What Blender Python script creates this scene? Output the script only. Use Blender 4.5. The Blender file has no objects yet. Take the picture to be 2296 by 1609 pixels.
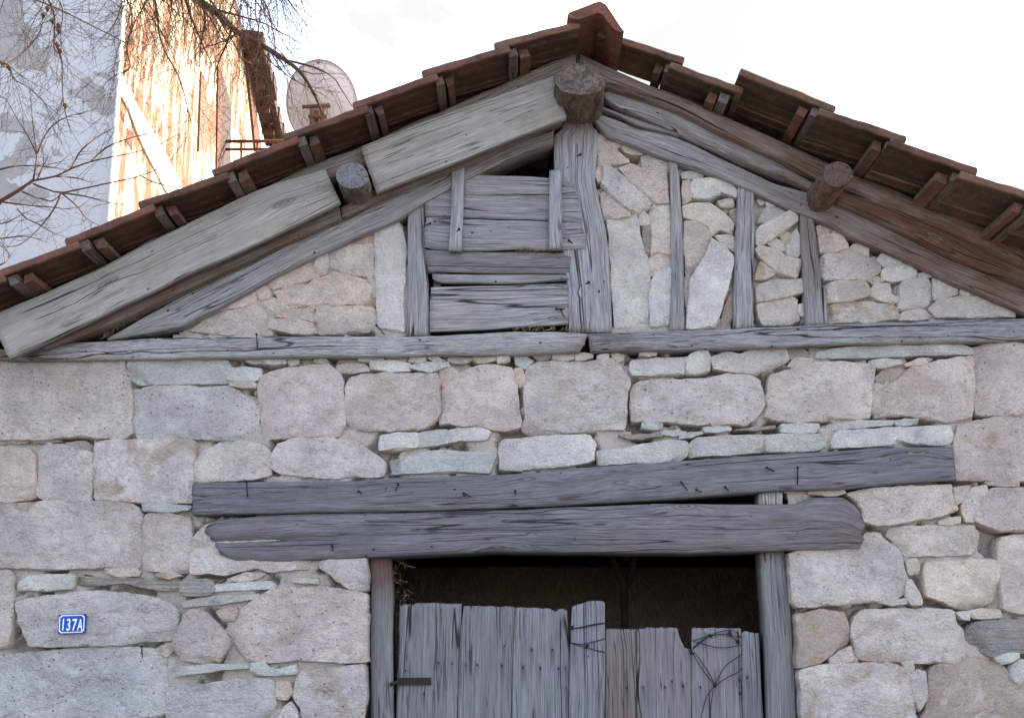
import bpy, math, random
import numpy as np
from mathutils import Vector, Matrix

random.seed(7)
C = bpy.context.scene.collection
SC = bpy.context.scene

# ------------------------------------------------------------------ camera, world, sun, exposure
PITCH = math.radians(10.0)
CAM = (0.0, -4.6, 1.6)
IMG_W, IMG_H, F_PX, PPX, PPY = 2296.0, 1609.0, 2070.0, 1148.0, 1085.0
cam_data = bpy.data.cameras.new('camera')
cam_data.sensor_width = 36.0
cam_data.lens = 36.0 * F_PX / IMG_W
cam_data.shift_y = (PPY - IMG_H / 2) / IMG_W
cam_data.clip_end = 5000
cam = bpy.data.objects.new('camera', cam_data)
C.objects.link(cam)
cam.location = CAM
cam.rotation_euler = (math.pi / 2 + PITCH, 0, 0)
SC.camera = cam

SUN_EL = math.radians(34)
SUN_DIR = Vector((0.80, 0.60, 0)).normalized()          # horizontal direction towards the sun (behind, to the right)
to_sun = Vector((SUN_DIR.x * math.cos(SUN_EL), SUN_DIR.y * math.cos(SUN_EL), math.sin(SUN_EL)))
world = bpy.data.worlds.new('World')
SC.world = world
world.use_nodes = True
wt = world.node_tree
for n in list(wt.nodes): wt.nodes.remove(n)
wo = wt.nodes.new('ShaderNodeOutputWorld'); wb = wt.nodes.new('ShaderNodeBackground')
sky = wt.nodes.new('ShaderNodeTexSky'); sky.sky_type = 'NISHITA'; sky.sun_disc = False
sky.sun_elevation = SUN_EL
sky.sun_rotation = math.atan2(SUN_DIR.x, SUN_DIR.y)
sky.air_density = 1.0; sky.dust_density = 2.0; sky.ozone_density = 1.0
wtc = wt.nodes.new('ShaderNodeTexCoord')
wmp = wt.nodes.new('ShaderNodeMapping'); wmp.inputs['Scale'].default_value = (1.2, 1.2, 3.0); wmp.inputs['Location'].default_value = (5.3, 0.7, 2.2)
wno = wt.nodes.new('ShaderNodeTexNoise'); wno.inputs['Scale'].default_value = 2.2; wno.inputs['Detail'].default_value = 7
wno.inputs['Distortion'].default_value = 0.6
wrp = wt.nodes.new('ShaderNodeValToRGB')
wrp.color_ramp.elements[0].position = 0.47; wrp.color_ramp.elements[0].color = (3.3, 3.35, 3.6, 1)
wrp.color_ramp.elements[1].position = 0.57; wrp.color_ramp.elements[1].color = (1.03, 1.02, 1.0, 1)
wrp2 = wt.nodes.new('ShaderNodeValToRGB')
wrp2.color_ramp.elements[0].position = 0.42; wrp2.color_ramp.elements[0].color = (0.22, 0.22, 0.22, 1)
wrp2.color_ramp.elements[1].position = 0.575; wrp2.color_ramp.elements[1].color = (0.98, 0.98, 0.98, 1)
wt.links.new(wno.outputs['Fac'], wrp2.inputs['Fac'])
wmx = wt.nodes.new('ShaderNodeMixRGB'); wmx.inputs[0].default_value = 0.55
wt.links.new(wtc.outputs['Generated'], wmp.inputs['Vector'])
wt.links.new(wmp.outputs[0], wno.inputs['Vector'])
wt.links.new(wno.outputs['Fac'], wrp.inputs['Fac'])
wt.links.new(sky.outputs['Color'], wmx.inputs[1])
wt.links.new(wrp.outputs['Color'], wmx.inputs[2])
wt.links.new(wrp2.outputs['Color'], wmx.inputs[0])
wt.links.new(wmx.outputs[0], wb.inputs['Color'])
wb.inputs['Strength'].default_value = 0.13
wt.links.new(wb.outputs[0], wo.inputs['Surface'])

sun_data = bpy.data.lights.new('sun', 'SUN')
sun_data.energy = 2.6; sun_data.angle = math.radians(0.6); sun_data.color = (1.0, 0.90, 0.76)
sun = bpy.data.objects.new('sun', sun_data); C.objects.link(sun)
sun.rotation_euler = (-to_sun).to_track_quat('-Z', 'Y').to_euler()
sun.location = (6, 4, 9)

SC.view_settings.view_transform = 'Standard'
SC.view_settings.look = 'None'
SC.view_settings.gamma = 1.0
SC.view_settings.use_curve_mapping = False
SC.view_settings.exposure = 2.80
SC.cycles.use_denoising = True
SC.cycles.denoising_prefilter = 'NONE'
SC.cycles.max_bounces = 8
SC.cycles.diffuse_bounces = 4

# ------------------------------------------------------------------ helpers
_cp, _sp = math.cos(PITCH), math.sin(PITCH)
def P(px, py, y=0.0):
    """point of the plane at depth y that the traced outline passes through"""
    a = (px - PPX) / F_PX; b = -(py - PPY) / F_PX
    d = (a, -_sp * b + _cp, _cp * b + _sp)
    t = (y - CAM[1]) / d[1]
    return Vector((CAM[0] + a * t, y, CAM[2] + d[2] * t))

X0 = {'0': 0.0, '1': 558.8, '2': 1117.6, '3': 1675.1}
Y0 = {'A': 0.0, 'B': 372.5, 'C': 745.0, 'E': 1174.7}
K = 0.27042
def T(tile, s):
    """traced outline 'x,y x,y' of one survey tile -> overall outline coordinates"""
    if tile == 'D':
        return [tuple(float(v) for v in q.split(',')) for q in s.split()]
    ox, oy = X0[tile[1]], Y0[tile[0]]
    return [(ox + float(q.split(',')[0]) * K, oy + float(q.split(',')[1]) * K) for q in s.split()]

def _h(ix, iy, iz, seed):
    with np.errstate(over='ignore'):
        n = ix.astype(np.uint32) * np.uint32(374761393) + iy.astype(np.uint32) * np.uint32(668265263) \
            + iz.astype(np.uint32) * np.uint32(2246822519) + np.uint32((seed * 3266489917) & 0xffffffff)
        n = (n ^ (n >> np.uint32(13))) * np.uint32(1274126177)
        n = n ^ (n >> np.uint32(16))
    return n.astype(np.float64) / 4294967295.0
def vnoise(p, seed=0):
    p = np.asarray(p, float)
    i = np.floor(p).astype(np.int64); f = p - i
    f = f * f * (3 - 2 * f)
    r = 0
    for dx in (0, 1):
        for dy in (0, 1):
            for dz in (0, 1):
                w = (f[..., 0] if dx else 1 - f[..., 0]) * (f[..., 1] if dy else 1 - f[..., 1]) * (f[..., 2] if dz else 1 - f[..., 2])
                r = r + w * _h(i[..., 0] + dx, i[..., 1] + dy, i[..., 2] + dz, seed)
    return r * 2 - 1
def fbm(p, octaves=4, seed=0, gain=0.5):
    p = np.asarray(p, float); a = 1.0; r = 0; t = 0
    for o in range(octaves):
        r = r + a * vnoise(p * (2 ** o), seed + o * 17); t += a; a *= gain
    return r / t

def link(name, verts, faces, mat, parent=None, smooth=True, origin=None, attrs=None, color=None):
    v = np.asarray(verts, float).reshape(-1, 3)
    if origin is None: origin = v.mean(axis=0)
    origin = np.asarray(origin, float)
    me = bpy.data.meshes.new(name)
    me.from_pydata((v - origin).tolist(), [], faces)
    if attrs:
        for k, (typ, arr) in attrs.items():
            at = me.attributes.new(k, typ, 'POINT')
            arr = np.asarray(arr, np.float32)
            at.data.foreach_set('vector' if typ == 'FLOAT_VECTOR' else 'value', arr.ravel())
    if smooth: me.polygons.foreach_set('use_smooth', [True] * len(me.polygons))
    if mat: me.materials.append(mat)
    me.update()
    o = bpy.data.objects.new(name, me); C.objects.link(o)
    o.location = origin
    if parent is not None: attach(o, parent)
    if color: o.color = (color[0], color[1], color[2], 1)
    return o
_WL = {}
def world_loc(o):
    l = Vector(o.location); q = o.parent
    while q is not None:
        l = l + Vector(q.location); q = q.parent
    return l
def attach(o, parent):
    l = Vector(o.location)
    o.parent = parent
    o.location = l - world_loc(parent)
def thing(name, label, cat, loc=(0, 0, 0), group=None):
    o = bpy.data.objects.new(name, None); C.objects.link(o)
    o.empty_display_size = 0.2
    o.location = loc; o['label'] = label; o['category'] = cat
    if group: o['group'] = group
    return o
def tag(o, label, cat, group=None, kind=None):
    o['label'] = label; o['category'] = cat
    if group: o['group'] = group
    if kind: o['kind'] = kind
    return o

def resample(pts, n=None, step=None, closed=False):
    p = np.asarray(pts, float)
    if closed: p = np.vstack([p, p[:1]])
    s = np.r_[0, np.cumsum(np.linalg.norm(np.diff(p, axis=0), axis=1))]
    if n is None: n = max(10 if closed else 3, int(s[-1] / step) + 1)
    t = np.linspace(0, s[-1], n, endpoint=not closed)
    return np.stack([np.interp(t, s, p[:, k]) for k in range(p.shape[1])], 1)

class Nodes:
    def __init__(self, name):
        self.m = bpy.data.materials.new(name); self.m.use_nodes = True
        self.t = self.m.node_tree
        self.b = self.t.nodes['Principled BSDF']
        self.b.inputs['Roughness'].default_value = 0.9
        self.b.inputs['Specular IOR Level'].default_value = 0.2
    def n(self, typ, **kw):
        x = self.t.nodes.new('ShaderNode' + typ)
        for k, v in kw.items():
            if hasattr(x, k) and k not in x.inputs: setattr(x, k, v)
            else: x.inputs[k].default_value = v
        return x
    def l(self, a, b): self.t.links.new(a, b)
    def noise(self, vec, scale, detail=4, rough=0.55, dist=0.0):
        x = self.n('TexNoise'); x.inputs['Scale'].default_value = scale; x.inputs['Detail'].default_value = detail
        x.inputs['Roughness'].default_value = rough; x.inputs['Distortion'].default_value = dist
        self.l(vec, x.inputs['Vector']); return x.outputs['Fac']
    def scaled(self, vec, sc):
        x = self.n('Mapping'); x.inputs['Scale'].default_value = sc; self.l(vec, x.inputs['Vector']); return x.outputs[0]
    def ramp(self, fac, stops):
        x = self.n('ValToRGB'); e = x.color_ramp.elements
        while len(e) < len(stops): e.new(0.5)
        for i, (p, c) in enumerate(stops):
            e[i].position = p; e[i].color = c if len(c) == 4 else (*c, 1)
        self.l(fac, x.inputs['Fac']); return x.outputs['Color']
    def step(self, fac, a, b):
        x = self.n('MapRange'); x.inputs['From Min'].default_value = a; x.inputs['From Max'].default_value = b
        x.clamp = True; self.l(fac, x.inputs['Value']); return x.outputs['Result']
    def mix(self, fac, a, b, mode='MIX'):
        x = self.n('MixRGB'); x.blend_type = mode
        for v, s in ((fac, 0), (a, 1), (b, 2)):
            if isinstance(v, (int, float)): x.inputs[s].default_value = v if s == 0 else (v, v, v, 1)
            elif isinstance(v, tuple): x.inputs[s].default_value = (*v, 1) if len(v) == 3 else v
            else: self.l(v, x.inputs[s])
        return x.outputs[0]
    def math(self, op, a, b=0.0, c=None):
        x = self.n('Math'); x.operation = op
        for i, v in enumerate((a, b) if c is None else (a, b, c)):
            if isinstance(v, (int, float)): x.inputs[i].default_value = v
            else: self.l(v, x.inputs[i])
        return x.outputs[0]
    def objvec(self):
        tc = self.n('TexCoord'); oi = self.n('ObjectInfo')
        vm = self.n('VectorMath'); vm.operation = 'MULTIPLY_ADD'
        vm.inputs[1].default_value = (1, 1, 1)
        self.l(tc.outputs['Object'], vm.inputs[0])
        mu = self.n('VectorMath'); mu.operation = 'SCALE'; mu.inputs[0].default_value = (37, 71, 53)
        self.l(oi.outputs['Random'], mu.inputs['Scale']); self.l(mu.outputs[0], vm.inputs[2])
        return vm.outputs[0], oi
    def bump(self, h, strength, dist, prev=None):
        x = self.n('Bump'); x.inputs['Strength'].default_value = strength; x.inputs['Distance'].default_value = dist
        self.l(h, x.inputs['Height'])
        if prev is not None: self.l(prev, x.inputs['Normal'])
        return x.outputs['Normal']

# ------------------------------------------------------------------ materials
def mat_stone(name, pits=1.0, stain=0.5, layered=0.0, ochre=(0.43, 0.325, 0.24)):
    N = Nodes(name); vec, oi = N.objvec()
    big = N.noise(vec, 4.0, 5, 0.6)
    mid = N.noise(vec, 18.0, 5, 0.65, 0.4)
    fine = N.noise(N.scaled(vec, (1, 1, 1.6)), 90.0, 4, 0.7)
    col = N.mix(N.step(big, 0.35, 0.65), (0.80, 0.78, 0.79), (1.12, 1.11, 1.09))
    col = N.mix(1.0, N.mix(1.0, oi.outputs['Color'], (1.45, 1.44, 1.44), 'MULTIPLY'), col, 'MULTIPLY')
    col = N.mix(N.math('MULTIPLY', N.step(mid, 0.35, 0.75), 0.5), col, N.mix(1.0, col, (0.72, 0.72, 0.76), 'MULTIPLY'))
    sr = N.step(N.math('FRACT', N.math('MULTIPLY', oi.outputs['Random'], 13.7)), 0.45, 0.95)
    st = N.math('MULTIPLY', N.step(N.noise(vec, 4.1, 5, 0.62, 0.8), 0.53, 0.62), N.math('MULTIPLY_ADD', sr, 0.75 * min(1.0, stain * 2), stain * 0.3))
    col = N.mix(st, col, ochre)
    gs = N.math('MULTIPLY', N.step(N.noise(vec, 9.0, 6, 0.75, 0.5), 0.56, 0.70), 0.45)
    col = N.mix(gs, col, (0.22, 0.215, 0.22))
    eg = N.n('Attribute', attribute_name='edge')
    wm = N.math('MULTIPLY', eg.outputs['Fac'], N.step(N.noise(vec, 7.0, 4, 0.6), 0.42, 0.60))
    col = N.mix(N.math('MULTIPLY', wm, 0.75 * min(1.0, stain + 0.4)), col, N.mix(1.0, col, (1.0, 0.86, 0.73), 'MULTIPLY'))
    fk = N.noise(N.scaled(vec, (0.75, 1, 1.7)), 62.0, 4, 0.62, 0.5)
    reg = N.step(N.noise(vec, 5.5, 4, 0.6), 0.36, 0.62)
    col = N.mix(N.math('MULTIPLY', N.step(fk, 0.53, 0.62), N.math('MULTIPLY_ADD', reg, 0.42 * (0.4 + 0.6 * pits), 0.14)), col, N.mix(1.0, col, (0.42, 0.43, 0.48), 'MULTIPLY'))
    col = N.mix(N.math('MULTIPLY', N.step(fk, 0.46, 0.36), 0.30), col, N.mix(1.0, col, (1.30, 1.29, 1.28), 'MULTIPLY'))
    col = N.mix(N.math('MULTIPLY', N.step(fine, 0.47, 0.66), 0.30), col, N.mix(1.0, col, (0.50, 0.50, 0.54), 'MULTIPLY'))  # fine hollows darker, raised grain lighter: relief shading painted into the colour
    col = N.mix(N.math('MULTIPLY', N.step(fine, 0.46, 0.30), 0.35), col, N.mix(1.0, col, (1.35, 1.33, 1.30), 'MULTIPLY'))
    v = N.n('TexVoronoi'); v.inputs['Scale'].default_value = 52.0; N.l(vec, v.inputs['Vector'])
    sel = N.n('SeparateColor'); N.l(v.outputs['Color'], sel.inputs[0])
    rad = N.math('MULTIPLY', N.math('POWER', N.step(sel.outputs[0], 0.35, 1.0), 3.0), 0.34)
    spot = N.step(N.math('SUBTRACT', rad, v.outputs['Distance']), 0.0, 0.06)
    spot = N.math('MULTIPLY', spot, N.math('MULTIPLY', N.step(N.math('FRACT', N.math('MULTIPLY', oi.outputs['Random'], 7.3)), -0.15, 1.0), 0.8 * pits))
    col = N.mix(spot, col, N.mix(sel.outputs[1], (0.075, 0.075, 0.085), (0.17, 0.12, 0.10)))
    nz = N.n('NewGeometry'); sp = N.n('SeparateXYZ'); N.l(nz.outputs['Normal'], sp.inputs[0])
    moss = N.math('MULTIPLY', N.step(sp.outputs[2], 0.35, 0.9), N.step(N.noise(vec, 14, 4), 0.45, 0.62))
    at = N.n('Attribute'); at.attribute_type = 'OBJECT'; at.attribute_name = 'moss'
    moss = N.math('MULTIPLY', moss, at.outputs['Fac'])
    col = N.mix(moss, col, (0.075, 0.075, 0.04))
    N.l(col, N.b.inputs['Base Color'])
    h = N.math('SUBTRACT', N.math('MULTIPLY', mid, 1.1), N.math('MULTIPLY', fine, 0.8))
    h = N.math('SUBTRACT', h, N.math('MULTIPLY', spot, 0.5))
    if layered:
        lay = N.noise(N.scaled(vec, (1.2, 1.2, 26)), 2.2, 4, 0.6, 0.3)
        h = N.math('ADD', h, N.math('MULTIPLY', lay, layered))
    nb = N.bump(h, 1.0, 0.026)
    N.l(nb, N.b.inputs['Normal'])
    return N.m

def mat_mortar():
    N = Nodes('mortar'); tc = N.n('TexCoord'); vec = tc.outputs['Object']
    a = N.noise(vec, 5, 5, 0.6); b = N.noise(vec, 45, 5, 0.7); c = N.noise(vec, 160, 3, 0.7)
    col = N.mix(N.step(a, 0.35, 0.65), (0.44, 0.395, 0.37), (0.58, 0.53, 0.495))
    col = N.mix(N.math('MULTIPLY', N.step(b, 0.50, 0.68), 0.55), col, (0.27, 0.245, 0.23))
    N.l(col, N.b.inputs['Base Color'])
    N.l(N.bump(N.math('ADD', b, N.math('MULTIPLY', c, 0.5)), 1.0, 0.02), N.b.inputs['Normal'])
    return N.m

def mat_wood(name, light=(0.36, 0.36, 0.38), dark=(0.10, 0.10, 0.11), brown=(0.150, 0.094, 0.072), holes=0.3, moss=0.0, knots=1.0, along=2.6):
    N = Nodes(name); oi = N.n('ObjectInfo')
    at = N.n('Attribute', attribute_name='grain'); br = N.n('Attribute', attribute_name='brown')
    vec = at.outputs['Vector']
    # the grain bends around knots
    kv = N.n('TexVoronoi'); kv.inputs['Scale'].default_value = 1.0; kv.inputs['Randomness'].default_value = 1.0
    N.l(N.scaled(vec, (1.9, 7.5, 0.0)), kv.inputs['Vector'])
    kd = kv.outputs['Distance']
    ksel = N.n('SeparateColor'); N.l(kv.outputs['Color'], ksel.inputs[0])
    kon = N.math('MULTIPLY', N.step(ksel.outputs[0], 0.45, 0.46), knots)
    warp = N.math('MULTIPLY', N.math('MULTIPLY', N.step(kd, 0.42, 0.05), kon), 0.028)
    wv = N.n('CombineXYZ'); N.l(warp, wv.inputs[1])
    va = N.n('VectorMath'); va.operation = 'ADD'; N.l(vec, va.inputs[0]); N.l(wv.outputs[0], va.inputs[1])
    wob = N.noise(N.scaled(vec, (2.2, 5, 5)), 1.0, 2)
    wv2 = N.n('CombineXYZ'); N.l(N.math('MULTIPLY', wob, 0.014), wv2.inputs[1])
    vb = N.n('VectorMath'); vb.operation = 'ADD'; N.l(va.outputs[0], vb.inputs[0]); N.l(wv2.outputs[0], vb.inputs[1])
    g = vb.outputs[0]
    broad = N.noise(N.scaled(g, (0.9, 9, 9)), 2.0, 4, 0.6)
    streak = N.noise(N.scaled(g, (along, 95, 95)), 1.6, 6, 0.72)
    fibre = N.noise(N.scaled(g, (9, 240, 240)), 1.0, 3, 0.7)
    patch = N.noise(N.scaled(vec, (3, 6, 6)), 1.3, 5, 0.6)
    crackn = N.noise(N.scaled(g, (0.34, 15, 15)), 1.0, 1, 0.4)
    crack = N.step(N.math('ABSOLUTE', N.math('SUBTRACT', crackn, 0.5)), 0.010, 0.003)
    crack = N.math('MULTIPLY', crack, N.step(N.noise(N.scaled(vec, (1.5, 3, 3)), 1.0, 2), 0.43, 0.49))
    ck2 = N.noise(N.scaled(g, (1.1, 46, 46)), 1.0, 1, 0.4)
    ck2 = N.math('MULTIPLY', N.step(N.math('ABSOLUTE', N.math('SUBTRACT', ck2, 0.5)), 0.016, 0.004), N.step(N.noise(N.scaled(vec, (2.5, 7, 7)), 1.0, 3), 0.47, 0.53))
    crack = N.math('MAXIMUM', crack, N.math('MULTIPLY', ck2, 0.7))
    col = N.mix(N.step(streak, 0.26, 0.70), dark, light)
    col = N.mix(N.math('MULTIPLY', N.step(broad, 0.4, 0.65), 0.55), col, N.mix(1.0, col, (0.62, 0.62, 0.65), 'MULTIPLY'))
    col = N.mix(N.math('MULTIPLY', N.step(fibre, 0.52, 0.66), 0.50), col, N.mix(1.0, col, (1.45, 1.45, 1.45), 'MULTIPLY'))
    warmth = N.math('MULTIPLY', N.step(patch, 0.5, 0.72), 0.35)
    col = N.mix(warmth, col, N.mix(1.0, col, (1.12, 0.95, 0.80), 'MULTIPLY'))
    bmask = N.math('MINIMUM', N.math('MULTIPLY', br.outputs['Fac'], N.step(patch, 0.15, 0.55)), 1.0)
    bcol = N.mix(N.step(streak, 0.3, 0.7), N.mix(1.0, brown, (0.45, 0.42, 0.42), 'MULTIPLY'), N.mix(1.0, brown, (1.35, 1.3, 1.3), 'MULTIPLY'))
    col = N.mix(bmask, col, bcol)
    ring = N.math('SINE', N.math('MULTIPLY', kd, 95.0))
    kn = N.math('MULTIPLY', N.step(kd, 0.16, 0.10), kon)
    col = N.mix(N.math('MULTIPLY', kn, 0.7), col, N.mix(N.step(ring, -0.6, 0.8), (0.075, 0.06, 0.055), (0.22, 0.185, 0.165)))
    col = N.mix(N.math('MULTIPLY', crack, 0.92), col, (0.018, 0.017, 0.018))
    hv = N.n('TexVoronoi'); hv.inputs['Scale'].default_value = 34.0; N.l(N.scaled(vec, (0.6, 1, 1)), hv.inputs['Vector'])
    hs = N.n('SeparateColor'); N.l(hv.outputs['Color'], hs.inputs[0])
    hole = N.step(N.math('SUBTRACT', N.math('MULTIPLY', N.step(hs.outputs[0], 1.0 - holes * 0.5, 1.0), 0.2), hv.outputs['Distance']), 0.0, 0.04)
    col = N.mix(N.math('MULTIPLY', hole, 0.9), col, (0.02, 0.018, 0.018))
    if moss:
        mm = N.math('MULTIPLY', N.step(N.noise(N.scaled(vec, (3, 5, 5)), 1.6, 6, 0.7), 0.52, 0.70), moss)
        col = N.mix(mm, col, (0.15, 0.125, 0.085))
    sa = N.n('Attribute', attribute_name='stain')
    col = N.mix(sa.outputs['Fac'], col, (0.035, 0.033, 0.045))
    col = N.mix(1.0, col, oi.outputs['Color'], 'MULTIPLY')
    N.l(col, N.b.inputs['Base Color'])
    h = N.math('ADD', N.math('MULTIPLY', streak, 1.0), N.math('MULTIPLY', fibre, 0.35))
    h = N.math('SUBTRACT', h, N.math('ADD', N.math('MULTIPLY', crack, 1.2), N.math('MULTIPLY', hole, 1.0)))
    N.l(N.bump(h, 0.85, 0.007), N.b.inputs['Normal'])
    N.b.inputs['Roughness'].default_value = 0.85
    return N.m

def mat_endgrain():
    N = Nodes('end_grain'); tc = N.n('TexCoord'); vec = tc.outputs['Object']
    s = N.n('SeparateXYZ'); N.l(vec, s.inputs[0])
    r = N.math('SQRT', N.math('ADD', N.math('POWER', s.outputs[0], 2.0), N.math('POWER', s.outputs[2], 2.0)))
    an = N.math('ARCTAN2', s.outputs[2], s.outputs[0])
    nz = N.noise(vec, 30, 3)
    ring = N.math('SINE', N.math('ADD', N.math('MULTIPLY', r, 900.0), N.math('MULTIPLY', nz, 6.0)))
    cx = N.n('CombineXYZ'); N.l(N.math('MULTIPLY', an, 2.3), cx.inputs[0]); N.l(N.math('MULTIPLY', r, 9.0), cx.inputs[1])
    ck = N.noise(cx.outputs[0], 2.0, 2, 0.5)
    crack = N.step(N.math('ABSOLUTE', N.math('SUBTRACT', ck, 0.5)), 0.012, 0.003)
    crack = N.math('MULTIPLY', crack, N.step(r, 0.012, 0.03))
    blot = N.noise(vec, 16, 5, 0.7)
    col = N.mix(N.step(ring, -1, 1), (0.125, 0.13, 0.148), (0.165, 0.17, 0.19))
    col = N.mix(N.math('MULTIPLY', N.step(blot, 0.45, 0.7), 0.6), col, (0.21, 0.21, 0.23))
    col = N.mix(crack, col, (0.015, 0.015, 0.018))
    oi = N.n('ObjectInfo'); col = N.mix(1.0, col, oi.outputs['Color'], 'MULTIPLY')
    N.l(col, N.b.inputs['Base Color'])
    N.l(N.bump(N.math('SUBTRACT', N.math('MULTIPLY', blot, 0.6), crack), 1.0, 0.008), N.b.inputs['Normal'])
    return N.m

def mat_bark():
    N = Nodes('rotten_log'); vec, oi = N.objvec()
    a = N.noise(N.scaled(vec, (1, 0.35, 1)), 26, 6, 0.7, 1.2); b = N.noise(vec, 90, 4, 0.7); c = N.noise(vec, 7, 4, 0.6)
    col = N.mix(N.step(a, 0.36, 0.62), (0.055, 0.046, 0.04), (0.20, 0.175, 0.155))
    col = N.mix(N.step(c, 0.5, 0.68), col, N.mix(1.0, col, (1.1, 0.75, 0.52), 'MULTIPLY'))
    col = N.mix(N.math('MULTIPLY', N.step(b, 0.5, 0.7), 0.4), col, (0.27, 0.25, 0.235))
    col = N.mix(1.0, col, oi.outputs['Color'], 'MULTIPLY')
    N.l(col, N.b.inputs['Base Color'])
    N.l(N.bump(N.math('ADD', a, N.math('MULTIPLY', b, 0.35)), 1.0, 0.03), N.b.inputs['Normal'])
    return N.m

def mat_tile():
    N = Nodes('terracotta_tile'); vec, oi = N.objvec()
    a = N.noise(vec, 7, 5, 0.65); b = N.noise(vec, 40, 5, 0.7); c = N.noise(N.scaled(vec, (1, 1, 1)), 3.0, 3)
    col = N.mix(N.step(a, 0.35, 0.68), (0.060, 0.040, 0.033), (0.128, 0.074, 0.056))
    col = N.mix(N.math('MULTIPLY', N.step(c, 0.45, 0.7), 0.7), col, (0.060, 0.048, 0.043))
    col = N.mix(N.math('MULTIPLY', N.step(b, 0.52, 0.62), 0.55), col, (0.045, 0.036, 0.032))
    dus = N.noise(N.scaled(vec, (1, 1, 1)), 19.0, 6, 0.75)
    col = N.mix(N.math('MULTIPLY', N.step(dus, 0.54, 0.66), 0.5), col, (0.15, 0.115, 0.10))
    nz = N.n('NewGeometry'); sp = N.n('SeparateXYZ'); N.l(nz.outputs['Normal'], sp.inputs[0])
    lich = N.math('MULTIPLY', N.step(sp.outputs[2], 0.1, 0.6), N.step(b, 0.40, 0.55))
    eg = N.n('Attribute', attribute_name='rim')
    col = N.mix(N.math('MULTIPLY', eg.outputs['Fac'], N.step(a, 0.3, 0.6)), col, (0.185, 0.098, 0.070))
    col = N.mix(lich, col, (0.17, 0.165, 0.135))
    col = N.mix(1.0, col, oi.outputs['Color'], 'MULTIPLY')
    N.l(col, N.b.inputs['Base Color'])
    N.l(N.bump(N.math('ADD', b, a), 0.6, 0.008), N.b.inputs['Normal'])
    return N.m

def mat_plain(name, col, rough=0.8, metal=0.0, var=0.25, scale=30.0, bump=0.3):
    N = Nodes(name); tc = N.n('TexCoord'); vec = tc.outputs['Object']
    a = N.noise(vec, scale, 5, 0.65)
    d = tuple(c * (1 - var) for c in col); e = tuple(min(1, c * (1 + var)) for c in col)
    N.l(N.mix(N.step(a, 0.3, 0.7), d, e), N.b.inputs['Base Color'])
    N.b.inputs['Roughness'].default_value = rough; N.b.inputs['Metallic'].default_value = metal
    if bump: N.l(N.bump(a, bump, 0.004), N.b.inputs['Normal'])
    return N.m

M_T = mat_stone('rough_tuff', 1.0, 0.35)
M_G = mat_stone('pale_slab', 0.12, 0.12, 0.35, ochre=(0.36, 0.32, 0.26))
M_P = mat_stone('warm_tuff', 0.5, 0.5)
M_D = mat_stone('dark_layered', 0.3, 0.2, 2.2)
M_MORTAR = mat_mortar()
M_WOOD = mat_wood('weathered_wood', (0.385, 0.385, 0.405), (0.092, 0.092, 0.10), holes=0.30, along=3.5)
M_WORM = mat_wood('worm_eaten_wood', (0.47, 0.47, 0.49), (0.10, 0.10, 0.11), holes=1.2, along=9)
M_DARKW = mat_wood('dark_weathered_wood', (0.215, 0.215, 0.235), (0.060, 0.060, 0.068), holes=0.35, along=4.5)
M_BOARD = mat_wood('grey_board', (0.40, 0.395, 0.385), (0.21, 0.207, 0.20), holes=0.16, moss=0.5)
M_DOOR = mat_wood('door_plank_wood', (0.26, 0.265, 0.288), (0.098, 0.098, 0.112), holes=0.10, knots=0.8)
M_END = mat_endgrain()
M_BARK = mat_bark()
M_TILE = mat_tile()
M_IRON = mat_plain('rusty_iron', (0.035, 0.024, 0.021), 0.8, 0.3)
M_WIRE = mat_plain('dark_wire', (0.022, 0.022, 0.026), 0.6, 0.4)

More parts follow.
